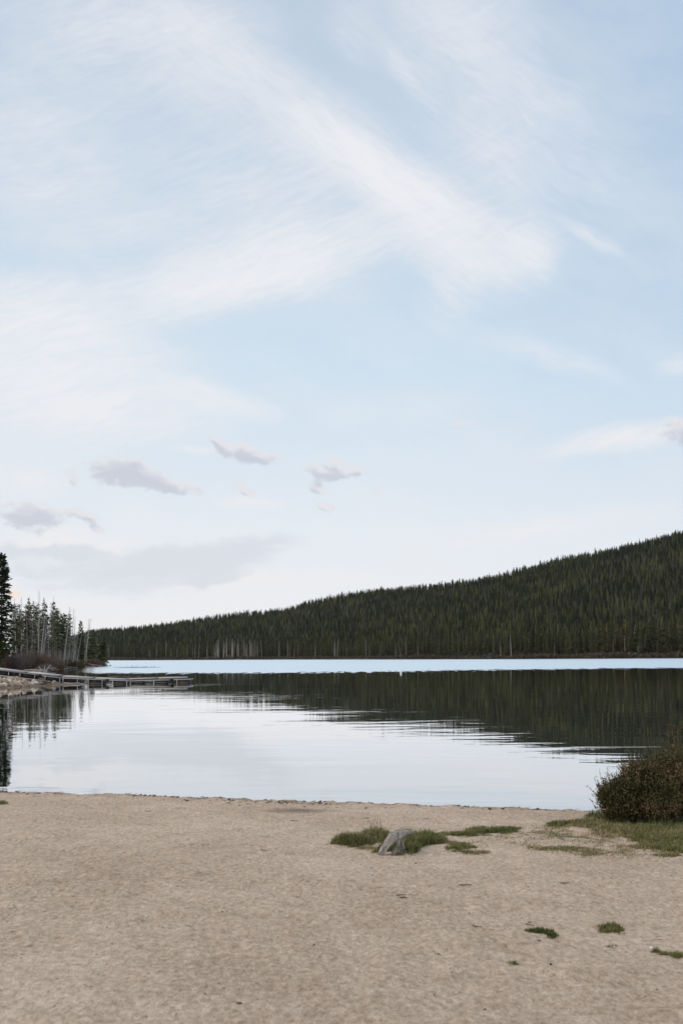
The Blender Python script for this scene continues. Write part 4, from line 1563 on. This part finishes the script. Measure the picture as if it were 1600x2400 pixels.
def build_grass():
    rng = np.random.default_rng(21)
    P = [(828, 1973, 50, 9, 5200, .19, .18), (800, 1975, 24, 7, 1500, .15, .25), (880, 1964, 42, 10, 4600, .20, .2), (905, 1985, 20, 8, 1600, .15, .15),
         (950, 1962, 34, 5, 2200, .17, .3), (946, 1985, 13, 9, 3200, .19, .2), (962, 1993, 18, 7, 2600, .16, .2), (935, 2000, 10, 3, 500, .08, .3), (880, 1992, 14, 6, 500, .10, .3), (1000, 1972, 34, 11, 4600, .19, .3), (970, 1984, 24, 9, 2800, .18, .15), (1030, 1970, 20, 8, 1500, .14, .4),
         (860, 1985, 30, 4, 700, .07, .7), (885, 1958, 26, 4, 90, .42, .95)]
    o = obj('grass_clump', blades(P, rng).mesh('grass_clump'), M['grass'])
    tag(o, 'thick clump of green grass growing around the grey stump', 'grass clump')
    P = [(1085, 1951, 64, 8, 4800, .085, .3), (1150, 1944, 66, 7, 5200, .10, .25), (1190, 1940, 34, 4, 1500, .08, .3), (1080, 1985, 38, 12, 3800, .075, .35), (1110, 1998, 40, 6, 1500, .06, .4),
         (1060, 1975, 30, 6, 700, .06, .5), (1120, 1965, 90, 24, 1500, .045, .5), (1200, 1955, 70, 14, 900, .05, .45)]
    o = obj('grass_patch', blades(P, rng).mesh('grass_patch'), M['grass'])
    tag(o, 'low thin patch of grass between the stump clump and the lawn', 'grass patch')
    P = [(1330, 1934, 62, 6, 3600, .10, .3), (1400, 1932, 80, 12, 9000, .13, .25), (1470, 1948, 90, 18, 13000, .13, .25), (1560, 1960, 90, 30, 22000, .14, .25),
         (1590, 1990, 60, 18, 8000, .12, .3), (1530, 1985, 50, 14, 5000, .10, .35), (1680, 1975, 110, 45, 16000, .14, .25), (1560, 2005, 40, 7, 1500, .07, .4),
         (1300, 1990, 80, 9, 3000, .06, .45), (1380, 1996, 60, 9, 2200, .06, .45), (1240, 1975, 60, 10, 900, .05, .5), (1330, 1960, 70, 10, 1800, .06, .45), (1265, 1965, 45, 5, 500, .05, .5), (1400, 1970, 60, 10, 1800, .06, .45), (1280, 1945, 50, 6, 900, .06, .4),
         (1460, 1990, 50, 12, 1500, .07, .45), (1280, 1988, 30, 5, 700, .05, .45), (1340, 1970, 110, 26, 2600, .045, .5), (1450, 2005, 110, 12, 1800, .05, .5), (1300, 1945, 70, 14, 1800, .06, .4)]
    o = obj('grass', blades(P, rng).mesh('grass'), M['grass'])
    tag(o, 'green lawn of short grass below the brown bush', 'grass', kind='stuff')
    P = [(1440, 1925, 60, 7, 2600, .24, .35), (1500, 1932, 80, 8, 3600, .26, .35), (1580, 1940, 70, 10, 3600, .26, .35), (1400, 1916, 34, 6, 1200, .18, .3)]
    o = obj('tall_grass', blades(P, rng).mesh('tall_grass'), M['grass_cool'])
    tag(o, 'taller bluish grass standing along the foot of the brown bush', 'grass', kind='stuff')
    tufts = [([(1268, 2184, 34, 5, 900, .055, .1), (1290, 2191, 20, 4, 600, .06, .12), (1240, 2182, 16, 3, 250, .04, .2)], 'flat green grass tuft, left one of the two largest on the open sand'),
             ([(1428, 2178, 34, 9, 1500, .07, .2), (1450, 2182, 16, 6, 500, .06, .2)], 'thick round grass tuft, right one of the two largest on the open sand'),
             ([(1437, 2218, 20, 5, 330, .04, .35)], 'sparse little grass tuft in front of the thick round tuft'),
             ([(1205, 2257, 20, 6, 380, .045, .25)], 'small thin grass tuft alone on the sand, nearest the bottom of the photo'),
             ([(1560, 2236, 22, 5, 700, .055, .1), (1590, 2240, 26, 8, 1200, .06, .15), (1536, 2230, 12, 3, 200, .05, .2)], 'grass tuft cut by the right edge beside the white pebble'),
             ([(8, 1885, 16, 6, 900, .10, .35), (-30, 1883, 40, 8, 1500, .10, .35)], 'pale grass tuft at the left edge near the water'),
             ([(699, 2098, 7, 2, 90, .035, .1)], 'tiny dark grass sprig alone in the middle of the sand')]
    for P, lab in tufts:
        o = obj('grass_tuft', blades(P, rng).mesh('grass_tuft'), M['grass'])
        tag(o, lab, 'grass tuft', 'grass tufts on the open sand')


build_grass()


# ------------------------------------------------------------------ stump
def build_stump():
    g = ground(888, 2000)
    Y = g[1]

    def P(sx, sy, dy=0.0):
        q = at_depth(740 + sx / 3.733, 1900 + sy / 3.733, Y)
        return np.array([q[0], Y + dy, q[2]])
    rng = np.random.default_rng(3)
    bag = Bag()
    u = 1.0 / 3.733 / FPX * Y                      # metres per crop pixel
    limbs = [([(800, 222, .10), (740, 222, .06), (690, 232, .03), (655, 255, .01), (622, 300, 0), (585, 345, -.02), (550, 383, -.05), (535, 405, -.06)], [20, 38, 46, 46, 38, 30, 22, 14]),
             ([(720, 235, .07), (718, 270, .04), (705, 320, .03), (685, 362, .02), (675, 395, .01)], [36, 26, 20, 20, 14]),
             ([(755, 216, .07), (820, 206, .10), (880, 200, .14)], [26, 20, 9]),
             ([(700, 215, .05), (735, 206, .09), (790, 210, .13)], [26, 26, 20]),
             ([(720, 245, .10), (740, 310, .16), (750, 390, .2)], [34, 36, 44])]
    for pts, rad in limbs:
        pp = np.array([P(a, b, c) for a, b, c in pts])
        f = np.linspace(0, 1, len(pp))
        ff = np.linspace(0, 1, 26)
        q = np.stack([np.interp(ff, f, pp[:, i]) for i in range(3)], 1)
        for _ in range(3):
            q[1:-1] = (q[:-2] + 2 * q[1:-1] + q[2:]) / 4
        r = np.interp(ff, f, rad) * u
        ang = np.arange(18) * 2 * math.pi / 18
        ridge = np.array([1 + .16 * math.sin(5 * t + 1.3 * k) + .10 * math.sin(9 * t + 2.2) for k in (0,) for t in ang])
        R = r[:, None] * ridge[None, :] * (1 + .08 * rng.normal(0, 1, (26, 1)))
        bag.add(*tube(q, R, 18))
    o = obj('tree_stump', bag.mesh('tree_stump', True), M['stump'])
    md = o.modifiers.new('weld', 'REMESH')
    md.mode = 'VOXEL'
    md.voxel_size = .006
    md.use_smooth_shade = True
    sm = o.modifiers.new('soften', 'SMOOTH')
    sm.iterations = 3
    tx = bpy.data.textures.new('wood_cracks', 'STUCCI')
    tx.noise_scale = .05
    dp = o.modifiers.new('cracks', 'DISPLACE')
    dp.texture = tx
    dp.texture_coords = 'LOCAL'
    dp.strength = .014
    dp.mid_level = .5
    tag(o, 'weathered grey stump with arched roots in the grass clump', 'stump')


build_stump()


# ------------------------------------------------------------------ brown bush on the right
def build_bush():
    rng = np.random.default_rng(17)
    Yb = 12.7
    k = Yb / FPX

    def C(px, py, dy=0.0):
        d = ray(px, py)
        return np.array([d[0] * (Yb + dy), Yb + dy, EYE + d[2] * (Yb + dy)])
    base = ground(1520, 1922)
    gz = base[2]
    balls = [(C(1470, 1880), 70 * k, .34, 62 * k), (C(1436, 1872, -.05), 30 * k, .22, 34 * k), (C(1510, 1850, .1), 62 * k, .40, 58 * k), (C(1560, 1828, .15), 62 * k, .42, 62 * k),
             (C(1610, 1820, .1), 60 * k, .45, 62 * k), (C(1570, 1885, -.2), 80 * k, .40, 60 * k), (C(1680, 1830, .1), 90 * k, .5, 80 * k), (C(1760, 1850, .1), 90 * k, .5, 75 * k),
             (C(1495, 1820, .2), 34 * k, .25, 30 * k)]
    e = tag(empty('brown_bush', tuple(base)), 'dense reddish brown bush at the right edge of the beach', 'bush')
    org = np.array(e.location)
    leaf, tw, yl = Bag(), Bag(), Bag()
    for bi, (c, rx, ry, rz) in enumerate(balls):
        n = int(1300 * (rx * rz) / (.36 * .33)) + 200
        v = rng.normal(0, 1, (n, 3))
        v /= np.linalg.norm(v, axis=1)[:, None]
        lump = 1 + .75 * vnoise(v[:, 0] * 2 + bi * 7, v[:, 2] * 2 + v[:, 1], .6, 3)
        rad = (rng.random(n) ** .45) * lump * rng.uniform(.88, 1.14, n)
        Pp = c + v * rad[:, None] * np.array([rx, ry, rz])
        Pp = Pp[Pp[:, 2] > gz + .04]
        n = len(Pp)
        tone = np.clip(.5 + 1.6 * vnoise(Pp[:, 0] + Pp[:, 1], Pp[:, 2], .22, 3) + rng.normal(0, .12, n), 0, 1)
        ctr = np.array([c[0], c[1], c[2] - rz])
        out = Pp - ctr
        out /= np.linalg.norm(out, axis=1)[:, None]
        for j in range(9):
            f = rng.uniform(-.045, .03, n)
            d = out * .7 + rng.normal(0, .65, (n, 3)) + np.array([0, 0, .25])
            V, T = kites(Pp + out * f[:, None] + rng.normal(0, .008, (n, 3)), d, rng.uniform(.020, .040, n), rng.uniform(.0055, .0105, n), rng)
            leaf.add(V - org, T, np.repeat(np.clip(tone + rng.normal(0, .12, n), 0, 1), 4))
        # twigs that carry the clusters
        for i in rng.choice(n, min(n, 170), replace=False):
            a = np.array([c[0] * .6 + base[0] * .4 + rng.normal(0, .12), c[1] + rng.normal(0, .1), gz])
            q = Pp[i]
            m = a * .45 + q * .55 + rng.normal(0, .03, 3) + np.array([0, 0, .04])
            tw.add(*tube(np.array([a, m, q + out[i] * .03]) - org, [.007, .004, .0016], 4, cap=False), tint=.5)
        # sprigs breaking the outline
        for i in rng.choice(n, min(n, 260), replace=False):
            d = out[i] + rng.normal(0, .25, 3) + np.array([0, 0, .35])
            d /= np.linalg.norm(d)
            if rad.mean() > 0 and (Pp[i] - c) @ ((Pp[i] - c) / np.array([rx, ry, rz]) ** 2) < .55:
                continue
            L = rng.uniform(.06, .20) * (1.7 if rng.random() < .2 else 1)
            tip = Pp[i] + d * L
            tw.add(*tube(np.array([Pp[i] - d * .05, Pp[i] + d * L * .5, tip]) - org, [.003, .002, .001], 3, cap=False), tint=.5)
            m = 11
            f = rng.random(m)
            V, T = kites(Pp[i] + d * (L * f)[:, None], d * .6 + rng.normal(0, .7, (m, 3)), rng.uniform(.014, .028, m), rng.uniform(.004, .008, m), rng)
            leaf.add(V - org, T, np.repeat(rng.uniform(.3, .95, m), 4))
    # tall wands with few yellow leaves
    wands = [(1587, 1770, 1570, 1680), (1590, 1772, 1586, 1706), (1597, 1775, 1596, 1690), (1575, 1778, 1562, 1712), (1583, 1775, 1561, 1735), (1606, 1775, 1612, 1695), (1570, 1780, 1548, 1752), (1640, 1770, 1650, 1690),
             (1516, 1795, 1513, 1770), (1592, 1775, 1575, 1722)]
    for (x0, y0, x1, y1) in wands:
        yl = Bag()
        a, b = C(x0, y0 + 40, .2), C(x1, y1, .2)
        m = (a + b) / 2 + rng.normal(0, .02, 3)
        yl.add(*tube(np.array([a, m, b]) - org, [.0045, .003, .0012], 4, cap=False), tint=.3)
        for s in range(5):
            f = rng.uniform(.35, .9)
            g = a + (b - a) * f
            t = g + np.array([rng.normal(0, .05), 0, rng.uniform(.03, .10)])
            yl.add(*tube(np.array([g, t]) - org, [.002, .0008], 3, cap=False), tint=.3)
            nn = 8
            ff = rng.random(nn)[:, None]
            V, T = kites(g + (t - g) * ff, rng.normal(0, .6, (nn, 3)) + np.array([0, 0, .5]), rng.uniform(.014, .028, nn), rng.uniform(.004, .007, nn), rng)
            yl.add(V - org, T, np.repeat(rng.random(nn), 4))
        nn = 30
        ff = (.3 + .7 * rng.random(nn))[:, None]
        V, T = kites(a + (b - a) * ff + rng.normal(0, .006, (nn, 3)), rng.normal(0, .6, (nn, 3)) + np.array([0, 0, .5]), rng.uniform(.014, .030, nn), rng.uniform(.004, .007, nn), rng)
        yl.add(V - org, T, np.repeat(rng.random(nn), 4))
        yo = obj('wand', yl.mesh('wand'), M['yellow_twig'], e)
        yo['label'] = 'tall thin shoot with small yellow leaves'
    obj('foliage', leaf.mesh('foliage'), M['leaf'], e)
    obj('branches', tw.mesh('branches'), M['twig'], e)


build_bush()


# ------------------------------------------------------------------ litter on the sand
def build_litter():
    rng = np.random.default_rng(41)

    def lump(r, flat, seed, m, name):
        import bmesh
        bm = bmesh.new()
        bmesh.ops.create_icosphere(bm, subdivisions=2, radius=r)
        g = np.random.default_rng(seed)
        for v in bm.verts:
            v.co = v.co * float(1 + g.normal(0, .12))
            v.co.z *= flat
        me = bpy.data.meshes.new(name)
        bm.to_mesh(me)
        bm.free()
        for p in me.polygons:
            p.use_smooth = True
        me.materials.append(m)
        return me
    g = ground(1525, 2221)
    o = bpy.data.objects.new('white_pebble', lump(.011, .8, 1, M['white'], 'white_pebble'))
    COL.objects.link(o)
    o.location = (g[0], g[1], g[2] + .004)
    tag(o, 'small white pebble beside the grass tuft at the right edge', 'pebble')
    chips = [(974, 2024), (1066, 2024), (1240, 2160), (160, 1960), (521, 2132), (1135, 2362), (1538, 2320), (1028, 2226), (1262, 2203), (735, 2210), (480, 2322), (560, 2345), (930, 1908), (1290, 2256)]
    me = [lump(.010, .55, 10 + i, M['dark_drift'], 'bark_chip') for i in range(3)]
    for (x, y) in chips:
        g = ground(x, y)
        o = bpy.data.objects.new('bark_chip', me[int(rng.integers(0, 3))])
        COL.objects.link(o)
        s = rng.uniform(.5, 1.0)
        o.location = (g[0], g[1], g[2] + .002)
        o.rotation_euler = (rng.normal(0, .2), rng.normal(0, .2), rng.uniform(0, 6.28))
        o.scale = (s * rng.uniform(1, 2.2), s, s)
        tag(o, 'small dark chip of bark lying on the open sand', 'bark chip', 'bark chips on the sand')
    tw = [(1088, 2076, .11), (1120, 2172, .07), (940, 2101, .08), (945, 2104, .06), (1000, 1920, .12), (870, 1925, .14), (860, 1918, .10), (1245, 2165, .06), (690, 1925, .12), (350, 1900, .1), (620, 1995, .08), (1320, 2075, .07)]
    for i, (x, y, L) in enumerate(tw):
        g = ground(x, y)
        pts = np.stack([np.linspace(-L / 2, L / 2, 6), np.cumsum(rng.normal(0, .008, 6)), .004 + np.abs(rng.normal(0, .003, 6))], 1)
        V, T = tube(pts, [.004, .0045, .004, .0035, .003, .0015], 5)
        o = obj('twig', tri_mesh('twig', V, T, np.zeros(len(V)), smooth=True), M['dark_drift'])
        o.location = tuple(g)
        o.rotation_euler = (0, 0, rng.uniform(-.8, .8))
        tag(o, 'thin dark twig lying flat on the open sand', 'twig', 'twigs on the sand')


build_litter()


# ------------------------------------------------------------------ washed-up litter along the water's edge: nobody could count it
def build_wrack():
    rng = np.random.default_rng(51)
    bag = Bag()
    n = 2600
    X = np.concatenate([rng.uniform(-9, 5.5, 1500), rng.normal(-1.0, .9, 500), rng.normal(-4.5, 1.2, 300), rng.normal(1.5, 1.5, 300)])
    D = np.concatenate([np.abs(rng.normal(.02, .09, 1500)), np.abs(rng.normal(.35, .35, 500)), np.abs(rng.normal(.2, .25, 600))])
    cl = vnoise(X, D * 3, .5, 3) + .5
    keep = rng.random(n) < .55 * ss(cl, .4, .7)
    X, D = X[keep], D[keep]
    Y = edge_y(X) - D
    Z = beach_height(X, Y)
    for x, y, z in zip(X, Y, Z):
        if rng.random() < .55:
            L = rng.uniform(.02, .08)
            a = rng.normal(0, .7)
            d = np.array([math.cos(a), math.sin(a), rng.normal(.08, .12)]) * L
            p = np.array([x, y, z + .006])
            bag.add(*tube([p, p + d * .5 + rng.normal(0, .008, 3), p + d], [.0025, .003, .0015], 4, cap=False), tint=rng.random())
        else:
            r = rng.uniform(.008, .03)
            v = rng.normal(0, 1, (7, 3))
            v = v / np.linalg.norm(v, axis=1)[:, None] * r * np.array([1.4, 1, .6]) + np.array([x, y, z + r * .2])
            T = [(i, j, k) for i in range(7) for j in range(i + 1, 7) for k in range(j + 1, 7) if (i + j + k) % 3 == 0]
            bag.add(v, T, rng.random())
    o = obj('wrack_debris', bag.mesh('wrack_debris'), M['wrack'])
    tag(o, 'dark line of washed up bark and twigs along the edge of the lake', 'debris', kind='stuff')


M['wrack'] = foliage('washed_up_bark', [(0.1, (.055, .036, .026)), (0.5, (.12, .082, .058)), (0.95, (.22, .16, .12))], 3.0, .7)
build_wrack()

# ------------------------------------------------------------------ thin evening haze
hz = bpy.data.materials.new('thin_haze')
hz.use_nodes = True
N_ = Nodes(hz.node_tree)
pv = N_.new('ShaderNodeVolumePrincipled')
pv.inputs['Color'].default_value = (.93, .96, 1.0, 1)
pv.inputs['Density'].default_value = 1.5e-5
out_ = N_.new('ShaderNodeOutputMaterial')
N_.link(pv.outputs[0], out_.inputs['Volume'])
V, T = boxv(-2500, 2500, -60, 3000, -60, 420)
tag(obj('haze', tri_mesh('haze', V, T), hz), kind='stuff')
